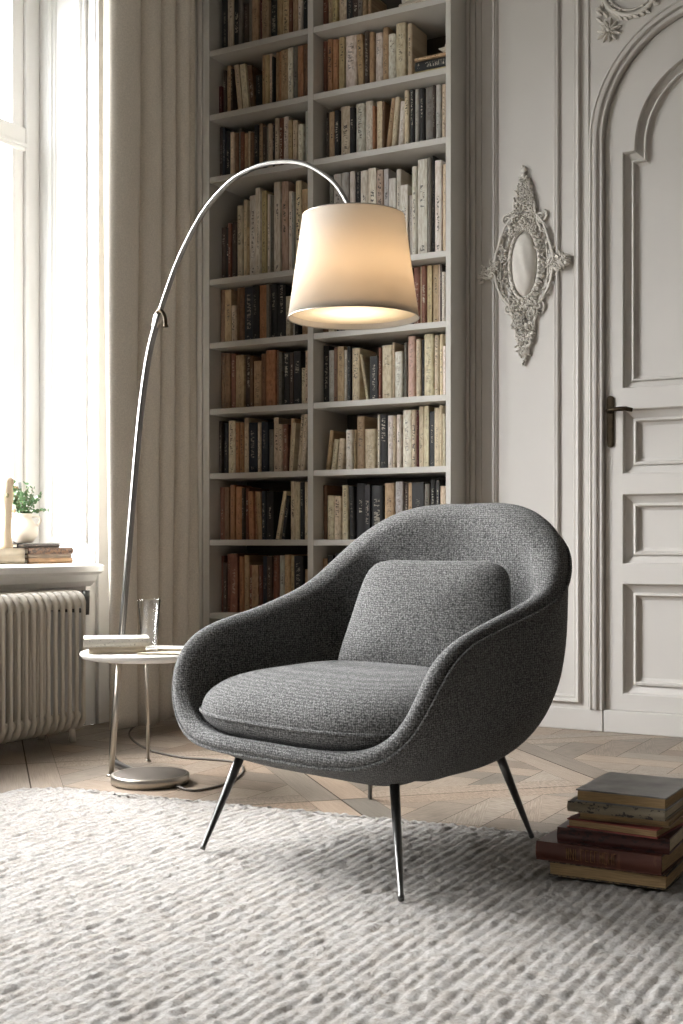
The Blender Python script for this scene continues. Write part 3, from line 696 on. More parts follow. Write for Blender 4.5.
m.ball((oc[0], YW - .012, oc[1] + .352), (.010, .012, .012)); m.ball((oc[0], YW - .010, oc[1] + .375), (.012, .010, .012)); m.ball((oc[0] - .006, YW - .010, oc[1] + .388), (.006, .008, .006))
m.build('finial', M['plaster_orn'], orn)
m = MB(); cone(m, oc[1] - .13, oc[1] - .355, .066, .014, 170, -1)
for k in range(5): m.ball((oc[0] + ro.uniform(-.008, .008), YW - .010, oc[1] - .350 - .010 * k), (.009 - .001 * k, .010, .009 - .001 * k))
m.build('pendant', M['plaster_orn'], orn)
# ornament over the door: ring of leaves with a hanging flower
rc = (-1.405, 2.682)
orn2 = tag(empty('wall_ornament', (-1.30, YW, 2.80)), 'white stucco leaf wreath with a daisy-like flower above the arched door', 'ornament', 'stucco wall ornaments')
m = MB()
for k in range(11):
    a = 2 * PI * k / 11 + .2; leafblob(m, rc[0] + .007 * math.cos(a), rc[1] - .01 + .007 * math.sin(a), a, ro.uniform(.036, .046), .017, .015)
    leafblob(m, rc[0] + .004 * math.cos(a + .3), rc[1] - .01 + .004 * math.sin(a + .3), a + .3, .026, .010, .022)
m.ball((rc[0], YW - .016, rc[1] - .01), (.008, .010, .008)); m.build('flower', M['plaster_orn'], orn2)
m = MB(); gx, gz, ga, gb = -1.315, 2.835, .115, .12
rings(m, gx, gz, ga, gb, .010, .008); rings(m, gx, gz, ga * .84, gb * .84, .005, .006)
for k in range(64):
    a = 2 * PI * k / 64; leafblob(m, gx + ga * 1.02 * math.cos(a), gz + gb * 1.02 * math.sin(a), a + PI / 2 + ro.uniform(-.9, .9), .030, .015, .015)
for k in range(12): leafblob(m, rc[0] + ro.uniform(-.03, .01), rc[1] + .03 + k * .012, PI / 2 + ro.uniform(-.9, 1.4), .032, .015, .016)
m.build('wreath', M['plaster_orn'], orn2)

# ================================================================ ARMCHAIR
ch = tag(empty('armchair', (-1.369, 2.651, 0), R(-15)), 'charcoal grey tweed tub armchair with thin dark metal legs on the cream rug', 'armchair')
RIM = [  # half of the seamed rim from the front lip to the top of the back: x, y, z, outward normal, thickness
 (0, -.3669, .2492, 0, -.3, -.95, .036), (.1502, -.3666, .2492, .05, -.3, -.95, .036), (.2865, -.3447, .2585, .4, -.35, -.8, .040),
 (.3748, -.3169, .3139, .8, -.25, -.5, .046), (.4135, -.2897, .3968, .95, -.1, -.25, .050), (.4235, -.2442, .467, 1, -.05, -.1, .055),
 (.4145, -.1661, .5034, 1, 0, 0, .055), (.4033, -.0481, .5289, 1, 0, 0, .06), (.4075, .0703, .5606, 1, .05, 0, .065),
 (.4099, .1562, .5865, .95, .2, 0, .07), (.3859, .2335, .6343, .8, .5, 0, .08), (.3315, .3094, .7034, .6, .75, 0, .09),
 (.2362, .3573, .7595, .4, .9, 0, .10), (.1233, .3885, .7829, .2, 1, 0, .10), (0, .4051, .7818, 0, 1, 0, .10)]
LP = [.641, .389, .05, .552, -.005, .159, .071]
def nrm(v): return v / np.linalg.norm(v, axis=-1, keepdims=True)
def chair_shell(n=84, no=26, nc=12, ni=26):
    Rm = spline(RIM, n); P = Rm[:, :3]; Nn = Rm[:, 3:6]; th = Rm[:, 6]; mir = np.array([-1, 1, 1])
    P = np.vstack([P, (P * mir)[-2:0:-1]]); Nn = np.vstack([Nn, (Nn * mir)[-2:0:-1]]); th = np.r_[th, th[-2:0:-1]]
    for _ in range(10):
        P = (np.roll(P, 1, 0) + 2 * P + np.roll(P, -1, 0)) / 4; Nn = (np.roll(Nn, 1, 0) + 2 * Nn + np.roll(Nn, -1, 0)) / 4
    T = nrm(np.roll(P, -1, 0) - np.roll(P, 1, 0)); Nn = nrm(Nn - T * np.sum(Nn * T, 1, keepdims=True))
    b = np.cross(Nn, T); b *= np.sign(np.sum(b * (P - np.array([0, .05, .35])), 1, keepdims=True))
    B = np.array([0, LP[6], LP[5]]); I = np.array([0, .035, .258])
    hd = (P - B) * [1, 1, 0]; hl = np.linalg.norm(hd, axis=1, keepdims=True); hd /= hl
    up = np.clip((P[:, 2:3] - .235) / .6, 0, 1)
    P1 = B + hd * hl * (LP[0] + LP[1] * up); P2 = P - b * (LP[2] + LP[3] * (P[:, 2:3] - .2)) + Nn * LP[4] * up
    rows = [(1 - t) ** 3 * B + 3 * (1 - t) ** 2 * t * P1 + 3 * (1 - t) * t * t * P2 + t ** 3 * P for t in np.linspace(0, 1, no)[1:]]
    w_ = -Nn * th[:, None]
    for t in np.linspace(0, 1, nc)[1:]: rows.append(P + w_ * t + b * (math.sin(PI * t ** .8) ** .75) * th[:, None] * .40)
    Q = P + w_; hq = (Q - I) * [1, 1, 0]; lq = np.linalg.norm(hq, axis=1, keepdims=True); hq /= lq
    Q2 = Q - b * (.03 + .50 * (P[:, 2:3] - .2)); Q1 = I + hq * lq * (.90 - .13 * np.clip(up / .3, 0, 1)) + np.array([0, 0, .035]) * np.clip(up / .25, 0, 1)
    rows += [(1 - t) ** 3 * Q + 3 * (1 - t) ** 2 * t * Q2 + 3 * (1 - t) * t * t * Q1 + t ** 3 * I for t in np.linspace(0, 1, ni)[1:-1]]
    V = np.array(rows); nr, k = V.shape[:2]; m = MB()
    vs = [tuple(p) for p in V.reshape(-1, 3)] + [tuple(B), tuple(I)]; fs = []
    for i in range(nr - 1):
        for j in range(k): l = (j + 1) % k; fs.append((i * k + j, i * k + l, (i + 1) * k + l, (i + 1) * k + j))
    for j in range(k): l = (j + 1) % k; fs.append((nr * k, j, l)[::-1] if False else (nr * k, l, j)); fs.append((nr * k + 1, (nr - 1) * k + j, (nr - 1) * k + l))
    m.add(vs, fs, 0, True)
    return m, P, Nn, b
sm_, Pr, Nr, br = chair_shell()
sh = sm_.build('shell', M['tweed'], ch, local=True, merge=True)
p = MB(); p.tube([tuple(q) for q in (Pr + Nr * .0020 + br * .0030)], .0044, 8, closed=True); p.build('piping', M['tweed'], sh, local=True)
def seat_cushion():
    na, nr = 96, 14; a_, b_ = .374, .318; cy = -.045; vs = []; fs = []; eq = []
    def outline(t):
        c, s = math.cos(t), math.sin(t); e = 2 / 3.1
        x = a_ * abs(c) ** e * (1 if c >= 0 else -1); y = b_ * abs(s) ** e * (1 if s >= 0 else -1)
        if y > 0: x *= 1 - .30 * (y / b_) ** 2; y *= .86
        x *= 1 - .055 * min(1, max(0, (y + .20) / .14))
        return x, y + cy
    def zeq(x, y): return .320 + .004 * (x / a_) ** 2 + .03 * max(0, y)
    def ht(rho, x, y): return .108 * (1 - rho ** 4) ** .46 * (1 - .12 * max(0, -y / .3)) - .010 * math.exp(-((x / .2) ** 2 + ((y) / .2) ** 2)) * 0
    rows = []
    for i in range(nr + 1):
        rho = math.sin(PI / 2 * i / nr)
        rows.append([(lambda X, Y: (X, Y, zeq(X, Y) + ht(rho, X, Y)))(outline(2 * PI * k / na)[0] * rho, (outline(2 * PI * k / na)[1] - cy) * rho + cy) for k in range(na)])
    for i in range(nr - 1, -1, -1):
        rho = math.sin(PI / 2 * i / nr)
        rows.append([(lambda X, Y: (X, Y, zeq(X, Y) - .072 * (1 - rho ** 4) ** .5))(outline(2 * PI * k / na)[0] * rho, (outline(2 * PI * k / na)[1] - cy) * rho + cy) for k in range(na)])
    for r_ in rows: vs += r_
    for i in range(len(rows) - 1):
        for k in range(na): l = (k + 1) % na; fs.append((i * na + k, i * na + l, (i + 1) * na + l, (i + 1) * na + k))
    m = MB().add(vs, fs, 0, True); eq = [(x * 1.004, y * 1.004 + cy * -.004, z) for x, y, z in rows[nr]]
    return m, eq
m, eq = seat_cushion(); sc = m.build('seat_cushion', M['tweed'], ch, local=True, merge=True)
p = MB(); p.tube(eq, .0042, 8, closed=True); p.build('piping', M['tweed'], sc, local=True)
# back cushion: a plump rounded pillow leaning on the back
def pillow(a, b, c, n=3.6):
    N_ = 22; vs = {}; V = []; F = []
    def idx(d):
        key = tuple(round(q, 5) for q in d)
        if key not in vs:
            dx, dy, dz = d; s = ((abs(dx / a) ** n + abs(dz / b) ** n) ** (2 / n) + (dy / c) ** 2) ** -.5
            x, y, z = dx * s, dy * s, dz * s
            x *= 1.0 - .10 * z / b - .012 * math.sin(6 * z); z *= 1 + .02 * (x / a) ** 2
            vs[key] = len(V); V.append((x, y * (1 + .12 * (-z / b)), z))
        return vs[key]
    for ax in range(3):
        for sg in (-1, 1):
            for i in range(N_):
                for j in range(N_):
                    q = []
                    for (u, v) in ((i, j), (i + 1, j), (i + 1, j + 1), (i, j + 1)):
                        uu, vv = math.tan(PI / 4 * (2 * u / N_ - 1)), math.tan(PI / 4 * (2 * v / N_ - 1))
                        d = [0, 0, 0]; d[ax] = sg; d[(ax + 1) % 3] = uu; d[(ax + 2) % 3] = vv
                        q.append(idx((d[0] * a, d[1] * c, d[2] * b)))
                    F.append(tuple(q) if sg > 0 else tuple(q[::-1]))
    return V, F
V, F_ = pillow(.238, .160, .074, 7.0)
mt = Matrix.Translation((.043, .130, .522)) @ Matrix.Rotation(R(3), 4, 'Z') @ Matrix.Rotation(R(-17), 4, 'X')
m = MB().add([mt @ Vector(v) for v in V], F_, 0, True)
m.build('back_cushion', M['tweed'], ch, local=True)
# four legs, splayed, tapering to small feet
chm = wmat(ch).inverted()
for top, tip in (((-1.636, 2.466, .225), (-1.664, 2.342, .016)), ((-1.211, 2.420, .215), (-1.085, 2.200, .016)), ((-1.098, 2.745, .225), (-1.046, 2.830, .014)), ((-1.560, 2.985, .24), (-1.625, 3.097, .003))):
    a, b = Vector(top), Vector(tip)
    g = MB(); d = b - a
    g.tube([chm @ (a + d * t) for t in (0, .3, .7, .96, .97, 1.0)], [.0115, .0105, .0078, .0055, .0068, .0062], 14)
    g.build('leg', M['darkmetal'], ch, local=True)

# ================================================================ RUG
def make_rug():
    x0, x1, y0 = -2.57, .45, .85; dx = .0046; pitch = .0262
    nx = int((x1 - x0) / dx); ny = 330; xs = np.linspace(x0, x1, nx); rg = np.random.default_rng(2)
    def yb(x): return 2.775 + (x - -2.5) * .098
    t = np.linspace(0, 1, ny)
    cut = np.where(xs < x0 + .12, .12 - np.sqrt(np.clip(.12 ** 2 - (x0 + .12 - xs) ** 2, 0, None)), 0)
    X = np.repeat(xs[:, None], ny, 1); Y = y0 + t[None] * (yb(xs) - cut - y0)[:, None]
    def smooth_noise(shape, sx, sy):
        a = rg.normal(size=shape)
        def k(s): q = np.exp(-.5 * (np.arange(-int(3 * s) - 1, int(3 * s) + 2) / s) ** 2); return q / q.sum()
        if sx > 0: a = np.apply_along_axis(lambda v: np.convolve(v, k(sx), 'same'), 0, a)
        if sy > 0: a = np.apply_along_axis(lambda v: np.convolve(v, k(sy), 'same'), 1, a)
        return a / a.std()
    wob = smooth_noise((nx, ny), 20, 9) * .0016 + smooth_noise((nx, ny), 60, 40) * .003
    ph = (X + wob) / pitch; row = np.floor(ph).astype(int); fr = ph - row
    prof = np.abs(np.sin(PI * fr)) ** .75
    offs = rg.uniform(0, 1, row.max() - row.min() + 2)[row - row.min()]
    braid = np.sin(2 * PI * (Y / .021 + offs + .35 * (fr - .5) * np.where(row % 2 == 0, 1, -1)) + smooth_noise((nx, ny), 8, 10) * .9)
    lump = smooth_noise((nx, ny), 1.3, 1.3)
    Z = .006 + .0040 * prof + .0009 * braid * prof + .0013 * lump + .0006 * smooth_noise((nx, ny), 4, 5)
    ed = np.minimum(np.minimum((X - x0) / .012, (1 - t[None]) * (yb(xs) - y0)[:, None] / .012), 1); Z = np.clip(Z * np.sqrt(np.clip(ed, 0, 1)), .0008, .021)
    Y = Y + np.where(t[None] > .97, smooth_noise((nx, ny), 5, 0) * .004 + .005 * np.sin(PI * fr), 0)
    V = np.stack([X, Y, Z], -1).reshape(-1, 3); i = np.arange(nx - 1)[:, None] * ny + np.arange(ny - 1)[None]
    F = np.stack([i, i + ny, i + ny + 1, i + 1], -1).reshape(-1, 4)
    me = bpy.data.meshes.new('rug'); me.vertices.add(len(V)); me.vertices.foreach_set('co', V.ravel())
    me.loops.add(F.size); me.loops.foreach_set('vertex_index', F.ravel()); me.polygons.add(len(F))
    me.polygons.foreach_set('loop_start', np.arange(0, F.size, 4)); me.polygons.foreach_set('use_smooth', [True] * len(F))
    me.update(calc_edges=True); me.validate(); me.materials.append(M['rug'])
    ob = bpy.data.objects.new('rug', me); C.objects.link(ob)
    tag(ob, 'large cream chunky woven wool rug on the parquet floor', 'rug')
make_rug()

# ================================================================ ARC LAMP
lamp = tag(empty('arc_floor_lamp', (-2.31, 2.983, 0)), 'chrome arc floor lamp with a lit white drum shade over the armchair', 'floor lamp')
m = MB(); m.lathe([(.002, .0015), (.113, .0015), (.117, .004), (.117, .026), (.114, .0295), (.108, .0295)], (-2.31, 2.983, 0), 72)
m.build('base', M['nickel'], lamp, merge=True)
MB().lathe([(.0, .0305), (.104, .0305), (.109, .029)], (-2.31, 2.983, 0), 72).build('base_top', M['nickeltop'], lamp)['label'] = 'dark brushed disc set into the base'
A = [(-2.598, 3.156, .03), (-2.579, 3.153, .214), (-2.55, 3.148, .441), (-2.515, 3.142, .73), (-2.48, 3.136, 1.015), (-2.453, 3.131, 1.188), (-2.421, 3.125, 1.327), (-2.376, 3.118, 1.441),
     (-2.34, 3.112, 1.511), (-2.301, 3.105, 1.58), (-2.253, 3.096, 1.646), (-2.194, 3.086, 1.713), (-2.127, 3.075, 1.765), (-2.046, 3.061, 1.803), (-1.951, 3.044, 1.817), (-1.864, 3.029, 1.81),
     (-1.79, 3.016, 1.789), (-1.728, 3.006, 1.752), (-1.675, 2.997, 1.706), (-1.63, 2.989, 1.640)]
foot = spline([(-2.405, 3.040, .014), (-2.50, 3.098, .013), (-2.575, 3.143, .018), (-2.597, 3.156, .055)] + A[1:8], 90)
m = MB(); m.tube([tuple(q) for q in foot], .0105, 14); m.tube([(foot[i][0] + .006, foot[i][1] - .011, foot[i][2]) for i in range(18, 90)], .0058, 10)
m.build('pole', M['chrome'], lamp)
arcp = spline(A[7:], 70)
MB().tube([tuple(q) for q in arcp], [.0085 - .002 * i / 69 for i in range(70)], 12).build('arc_arm', M['chrome'], lamp)
m = MB(); j = A[7]
m.tube([(j[0] - .018, j[1], j[2] - .045), (j[0] - .006, j[1], j[2] - .014), (j[0] + .004, j[1], j[2] + .008)], [.0135, .0150, .0105], 14)
m.build('collar', M['nickel'], lamp)
hk = spline([(j[0] - .002, j[1] - .012, j[2] - .004), (j[0] + .014, j[1] - .014, j[2] + .0), (j[0] + .028, j[1] - .014, j[2] - .018), (j[0] + .033, j[1] - .014, j[2] - .052)], 16)
MB().tube([tuple(q) for q in hk], [.0065] * 12 + [.0065, .006, .0075, .0085], 10).build('hook', M['bronze'], lamp)['label'] = 'small dark curved hook at the joint of the pole'
LC = (-1.62, 2.99)
def shade_mat():
    m, nt, b = nodes('lamp_linen')
    nt.nodes.remove(b); out = nt.nodes['Material Output']
    tc = N(nt, 'ShaderNodeTexCoord'); n = N(nt, 'ShaderNodeTexNoise'); n.inputs['Scale'].default_value = 350; nt.links.new(tc.outputs['Object'], n.inputs['Vector'])
    bp = N(nt, 'ShaderNodeBump'); bp.inputs['Strength'].default_value = .1; bp.inputs['Distance'].default_value = .001; nt.links.new(n.outputs[0], bp.inputs['Height'])
    d = N(nt, 'ShaderNodeBsdfDiffuse'); d.inputs[0].default_value = (.70, .665, .60, 1); t = N(nt, 'ShaderNodeBsdfTranslucent'); t.inputs[0].default_value = (.80, .68, .54, 1)
    nt.links.new(bp.outputs[0], d.inputs['Normal'])
    mx = N(nt, 'ShaderNodeMixShader'); mx.inputs[0].default_value = .36
    nt.links.new(d.outputs[0], mx.inputs[1]); nt.links.new(t.outputs[0], mx.inputs[2]); nt.links.new(mx.outputs[0], out.inputs[0]); return m
M['shade'] = shade_mat()
ZB, ZT, RB_, RT_ = 1.335, 1.612, .179, .140
m = MB(); m.lathe([(RB_, ZB), (RT_, ZT), (RT_ - .0015, ZT), (RB_ - .0015, ZB)], (LC[0], LC[1], 0), 96, close=True)
sd = m.build('shade', M['shade'], lamp)
def ring(r_, z): return MB().tube([(LC[0] + r_ * math.cos(2 * PI * k / 96), LC[1] + r_ * math.sin(2 * PI * k / 96), z) for k in range(96)], .0017, 6, closed=True)
ring(RB_ + .0002, ZB).build('shade_ring', M['nickel'], sd)
m = ring(RT_ - .0008, ZT)
for k in range(3):
    a = 2 * PI * k / 3; m.tube([(LC[0], LC[1], ZT - .02), (LC[0] + RT_ * math.cos(a), LC[1] + RT_ * math.sin(a), ZT - .004)], .002, 6)
m.build('shade_ring', M['nickel'], sd)
em, nt, b = nodes('bulb_glow'); b.inputs['Emission Color'].default_value = (1, .86, .68, 1); b.inputs['Emission Strength'].default_value = 8; M['bulb'] = em
m = MB(); m.tube([(-1.63, 2.989, 1.645), (LC[0], LC[1], 1.60), (LC[0], LC[1], 1.545)], [.009, .018, .018], 14); m.build('lamp_holder', M['nickel'], lamp)
MB().ball((LC[0], LC[1], 1.535), (.030, .030, .038), seg=20, rings=12).build('bulb', M['bulb'], lamp)
df, nt, b = nodes('diffuser'); nt.nodes.remove(b); t = N(nt, 'ShaderNodeBsdfTranslucent'); t.inputs[0].default_value = (.80, .74, .64, 1)
d = N(nt, 'ShaderNodeBsdfDiffuse'); d.inputs[0].default_value = (.85, .8, .72, 1); mx = N(nt, 'ShaderNodeMixShader'); mx.inputs[0].default_value = .6
nt.links.new(d.outputs[0], mx.inputs[1]); nt.links.new(t.outputs[0], mx.inputs[2]); nt.links.new(mx.outputs[0], nt.nodes['Material Output'].inputs[0]); M['diffuser'] = df
MB().lathe([(0, 1.350), (.1745, 1.350), (.1745, 1.352), (0, 1.352)], (LC[0], LC[1], 0), 64).build('diffuser', M['diffuser'], lamp)
ld = bpy.data.lights.new('lamp_bulb_light', 'POINT'); ld.energy = LAMP_W; ld.color = (1, .89, .74); ld.shadow_soft_size = .12
lo_ = bpy.data.objects.new('lamp_bulb_light', ld); C.objects.link(lo_); lo_.location = (LC[0], LC[1], 1.445); lo_.parent = lamp; lo_.matrix_parent_inverse = wmat(lamp).inverted()
cd = spline([(-2.20, 2.960, .006), (-2.12, 2.935, .004), (-2.093, 3.01, .004), (-2.101, 3.111, .004), (-2.154, 3.25, .004), (-2.24, 3.363, .004), (-2.305, 3.39, .004), (-2.393, 3.384, .004), (-2.489, 3.375, .004), (-2.70, 3.46, .004), (-2.98, 3.72, .004), (-3.18, 4.1, .004)], 120)
MB().tube([tuple(q) for q in cd], .0036, 8).build('power_cord', M['cord'], lamp)['label'] = 'dark power cord looping over the floor'

# ================================================================ SIDE TABLE and what stands on it
TC = (-2.329, 2.997); ZT_ = .394
tb = tag(empty('side_table', (TC[0], TC[1], 0)), 'low round white side table on thin metal legs beside the armchair', 'side table')
MB().lathe([(0, ZT_ - .022), (.175, ZT_ - .022), (.194, ZT_ - .017), (.202, ZT_ - .008), (.202, ZT_ - .003), (.199, ZT_), (0, ZT_)], (TC[0], TC[1], 0), 96).build('table_top', M['white'], tb, merge=True)
for a, b, r_ in (((-2.425, 3.115, .374), (-2.546, 3.277, .002), .006), ((-2.447, 3.011, .374), (-2.484, 3.013, .002), .0095)):
    g = MB(); g.tube([a, b], [r_, r_ * .9], 12); g.tube([(b[0], b[1], .006), (b[0], b[1], .0005)], [r_ * 1.5, r_ * 1.6], 12)
    g.build('leg', M['nickel'], tb)
def bk(name, cx, cy, z, L, Dp, th, rz, cov, pages, label, group=None, spine=True, marks=None, cat='book', ov=.003, title=None):
    """a lying book: L along local x (its spine side faces local -y), depth Dp, thickness th"""
    e = tag(empty(name, (cx, cy, z), rz), label, cat, group)
    t = min(.003, th * .2); g = MB()
    g.box(-L / 2, L / 2, -Dp / 2, Dp / 2, 0, t); g.box(-L / 2, L / 2, -Dp / 2, Dp / 2, th - t, th)
    if spine:
        pts = [(-Dp / 2 + .002 - .006 * math.sin(PI * k / 8), th * k / 8) for k in range(9)]
        vs = [(x, y, zz) for x in (-L / 2, L / 2) for y, zz in pts]; g.add(vs, [(k, k + 1, k + 10, k + 9) for k in range(8)], 0, True)
        vs2 = [(x, -Dp / 2 + .0035, zz) for x in (-L / 2, L / 2) for zz in (0, th)]; g.add(vs2, [(0, 2, 3, 1)])
    g.build('cover', cov, e, local=True)
    MB().box(-L / 2 + ov, L / 2 - ov, -Dp / 2 + (.004 if spine else ov), Dp / 2 - ov, t, th - t).build('page_block', pages, e, local=True)
    return e
def printed(name, base, ink, sx=90, sz=60, th_=.52, rough=.55):
    """a cover colour with small broken marks, the faded print of an old binding"""
    m, nt, b = nodes(name); tc = N(nt, 'ShaderNodeTexCoord'); mp = N(nt, 'ShaderNodeMapping'); mp.inputs['Scale'].default_value = (sx, 4, sz)
    nt.links.new(tc.outputs['Object'], mp.inputs[0]); n = N(nt, 'ShaderNodeTexNoise'); n.inputs['Scale'].default_value = 1; n.inputs['Detail'].default_value = 3; n.inputs['Roughness'].default_value = .7
    nt.links.new(mp.outputs[0], n.inputs['Vector'])
    r = N(nt, 'ShaderNodeValToRGB'); e = r.color_ramp.elements; e[0].position = th_; e[0].color = (*base, 1); e[1].position = th_ + .03; e[1].color = (*ink, 1)
    nt.links.new(n.outputs[0], r.inputs[0]); nt.links.new(r.outputs[0], b.inputs['Base Color']); b.inputs['Roughness'].default_value = rough; return m
M['cv_white'] = printed('white_cover', (.66, .62, .54), (.30, .27, .23), 160, 200, .62)
M['cv_cream'] = plain('cream_cover', (.58, .50, .38), .6, var=.1, vscale=20)
M['cv_grey'] = plain('grey_cover', (.33, .32, .31), .5, var=.35, vscale=18)
bk('book', -2.385, 2.925, ZT_ + .0005, .165, .120, .020, R(38), M['cv_cream'], M['paperlight'], 'cream book under the white one on the side table', 'books on the side table')
e = bk('book', -2.392, 2.925, ZT_ + .021, .190, .140, .024, R(41), M['cv_white'], M['paper'], 'white book with a printed spine, upper one on the side table', 'books on the side table')
MB().box(-.075, .075, -.055, .055, .0242, .0247).build('cover_picture', M['cv_grey'], e, local=True)
e = bk('magazine', -2.225, 2.975, ZT_ + .0005, .17, .14, .005, R(22), M['cv_cream'], M['paperlight'], 'cream magazine lying flat on the side table', cat='magazine', spine=False)
e = bk('magazine', -2.225, 3.035, ZT_ + .006, .15, .10, .007, R(33), M['white'], M['paperlight'], 'white booklet lying on the cream magazine beside the glass', cat='magazine', spine=False)
gl = MB(); gl.lathe([(.0, .0015), (.020, .0015), (.0225, .004), (.036, .148), (.0362, .150), (.0356, .150), (.0354, .148), (.0218, .008), (0, .005)], (-2.405, 3.100, ZT_), 40)
tag(gl.build('drinking_glass', M['tumbler'], merge=True), 'clear tapered drinking glass standing on the white side table', 'glass')

# ================================================================ RADIATOR
rd = tag(empty('radiator', (-3.06, 3.05, 0)), 'cream cast-iron column radiator under the window', 'radiator')
def rad_section(y):
    g = MB(); pts = []; xf, xb, zb, zt, c_ = -3.010, -3.200, .052, .535, .040
    for (cx, cz, a0) in ((xf - c_, zt - c_, 0), (xb + c_, zt - c_, 90), (xb + c_, zb + c_, 180), (xf - c_, zb + c_, 270)):
        for k in range(7): a = R(a0 + 90 * k / 6); pts.append((cx + c_ * math.cos(a), y, cz + c_ * math.sin(a)))
    # widen into the headers at top and bottom
    rs = [.0088 if .12 < p[2] < .47 else .0125 for p in pts]
    dense = []; dr = []
    for i in range(len(pts)):
        a, b = pts[i], pts[(i + 1) % len(pts)]; n = 6 if abs(a[2] - b[2]) > .1 else 1
        for k in range(n):
            t = k / n; q = tuple(a[j] + (b[j] - a[j]) * t for j in range(3)); dense.append(q)
            dz = min(q[2] - zb, zt - q[2]); dr.append(.0074 + .0058 * max(0, 1 - dz / .05))
    g.tube(dense, dr, 10, closed=True)
    g.tube([(xf - c_ - .006, y - .0185, zt - .035), (xf - c_ - .006, y + .0185, zt - .035)], .020, 12); g.tube([(xf - c_ - .006, y - .0185, zb + .035), (xf - c_ - .006, y + .0185, zb + .035)], .020, 12)
    return g
for k in range(30): rad_section(3.496 - .0369 * k).build('section', M['radiator'], rd)
for y in (3.496 - .0369 * 1, 3.496 - .0369 * 26):
    for x in (-3.03, -3.18): MB().tube([(x, y, .052), (x, y, .001)], [.010, .014], 12).build('foot', M['radiator'], rd)
g = MB(); g.tube([(-3.056, 3.505, .500), (-3.056, 3.560, .500)], .011, 12); g.tube([(-3.056, 3.562, .455), (-3.056, 3.562, .545)], [.013, .016], 12); g.tube([(-3.056, 3.562, .470), (-3.15, 3.562, .470), (-3.255, 3.562, .470)], .0085, 10)
g.build('valve', M['darkmetal'], rd)['label'] = 'dark valve and pipe at the end of the radiator'

# ================================================================ CURTAIN
def curtain():
    key = [(3.725, -3.105), (3.675, -3.06), (3.632, -3.01), (3.655, -2.978), (3.73, -2.962), (3.79, -2.985), (3.817, -3.055), (3.835, -3.00), (3.875, -2.970), (3.920, -2.985), (3.943, -3.06),
           (3.960, -3.00), (4.00, -2.978), (4.035, -3.00), (4.047, -3.05), (4.065, -2.99), (4.10, -2.975), (4.132, -3.02), (4.15, -3.09), (4.18, -3.05), (4.22, -3.03), (4.26, -3.08), (4.30, -3.14)]
    base = spline([(y, x, 0) for y, x in key], 220); nz = 70; V = []; F = []; z0, z1 = .018, 3.50
    for i in range(nz + 1):
        z = z0 + (z1 - z0) * i / nz; q = i / nz
        for k, (y, x, _) in enumerate(base):
            s = k / 219
            soft = .62 + .38 * min(1, q * 1.6)
            xx = -3.01 + (x + 3.01) * soft + .004 * math.sin(2.2 * z + 9 * s) + .006 * math.sin(1.3 * z + 16 * s) * (1 - q)
            yy = y + .012 * math.sin(1.7 * z + 7 * s) * s 
            V.append((xx, yy, z + (.006 * math.sin(12 * s) if i == 0 else 0)))
    n = 220
    for i in range(nz):
        for k in range(n - 1): F.append((i * n + k, i * n + k + 1, (i + 1) * n + k + 1, (i + 1) * n + k))
    o = MB().add(V, F, 0, True).build('curtain', M['curtain'])
    sd_ = o.modifiers.new('thickness', 'SOLIDIFY'); sd_.thickness = .003
    tag(o, 'floor-length taupe linen curtain hanging in folds beside the window', 'curtain')
curtain()

# ================================================================ ON THE WINDOW SILL
zs = .6415
M['cv_brown'] = printed('brown_cover', (.14, .075, .04), (.05, .03, .02), 60, 120, .5)
M['cv_taupe'] = plain('taupe_cover', (.22, .17, .125), .6, var=.2, vscale=20)
M['cv_tan'] = plain('tan_cover', (.34, .21, .11), .6, var=.2, vscale=20)
M['cv_dark'] = printed('dark_cover', (.045, .035, .03), (.16, .12, .08), 60, 160, .6)
g_ = 'books on the window sill'
# spine (local -y) turned to the room (+x): rotate by +90 degrees
bk('book', -3.385, 3.643, zs, .245, .17, .0200, R(90), M['cv_tan'], M['paperlight'], 'tan book at the bottom of the stack on the window sill', g_)
bk('book', -3.388, 3.642, zs + .0204, .240, .17, .0155, R(90), M['cv_taupe'], M['paperlight'], 'grey-brown book in the middle of the stack on the window sill', g_)
bk('book', -3.384, 3.644, zs + .0363, .246, .17, .0235, R(90), M['cv_brown'], M['paperlight'], 'brown printed book, third up in the stack on the window sill', g_)
bk('book', -3.385, 3.585, zs + .0602, .225, .155, .0165, R(90), M['cv_dark'], M['paperlight'], 'thin dark book carrying the handled vase on the window sill', g_)
bk('book', -3.395, 3.415, zs, .20, .16, .030, R(88), M['cv_cream'], M['paperlight'], 'pale book on the sill under the other pale one, beside the stack', g_)
bk('book', -3.390, 3.418, zs + .0304, .195, .155, .0285, R(91), M['cv_cream'], M['paperlight'], 'pale book under the bleached wooden carving on the window sill', g_)
VC = (-3.380, 3.583); vz = zs + .0602 + .0170
vs_ = tag(empty('vase', (VC[0], VC[1], vz)), 'cream two-handled ceramic vase on the stacked books on the window sill', 'vase')
prof = spline([(.000, .002, 0), (.026, .002, 0), (.034, .006, 0), (.048, .026, 0), (.0535, .046, 0), (.050, .066, 0), (.037, .084, 0), (.030, .094, 0), (.0300, .104, 0), (.0345, .114, 0)], 40)
pr = [(max(0, a), b) for a, b, _ in prof] + [(.0320, .1145), (.0275, .104), (.0275, .094), (.034, .083), (.046, .064), (.046, .04), (.03, .012), (0, .010)]
MB().lathe(pr, (VC[0], VC[1], vz), 48).build('body', M['ceramic'], vs_, merge=True)
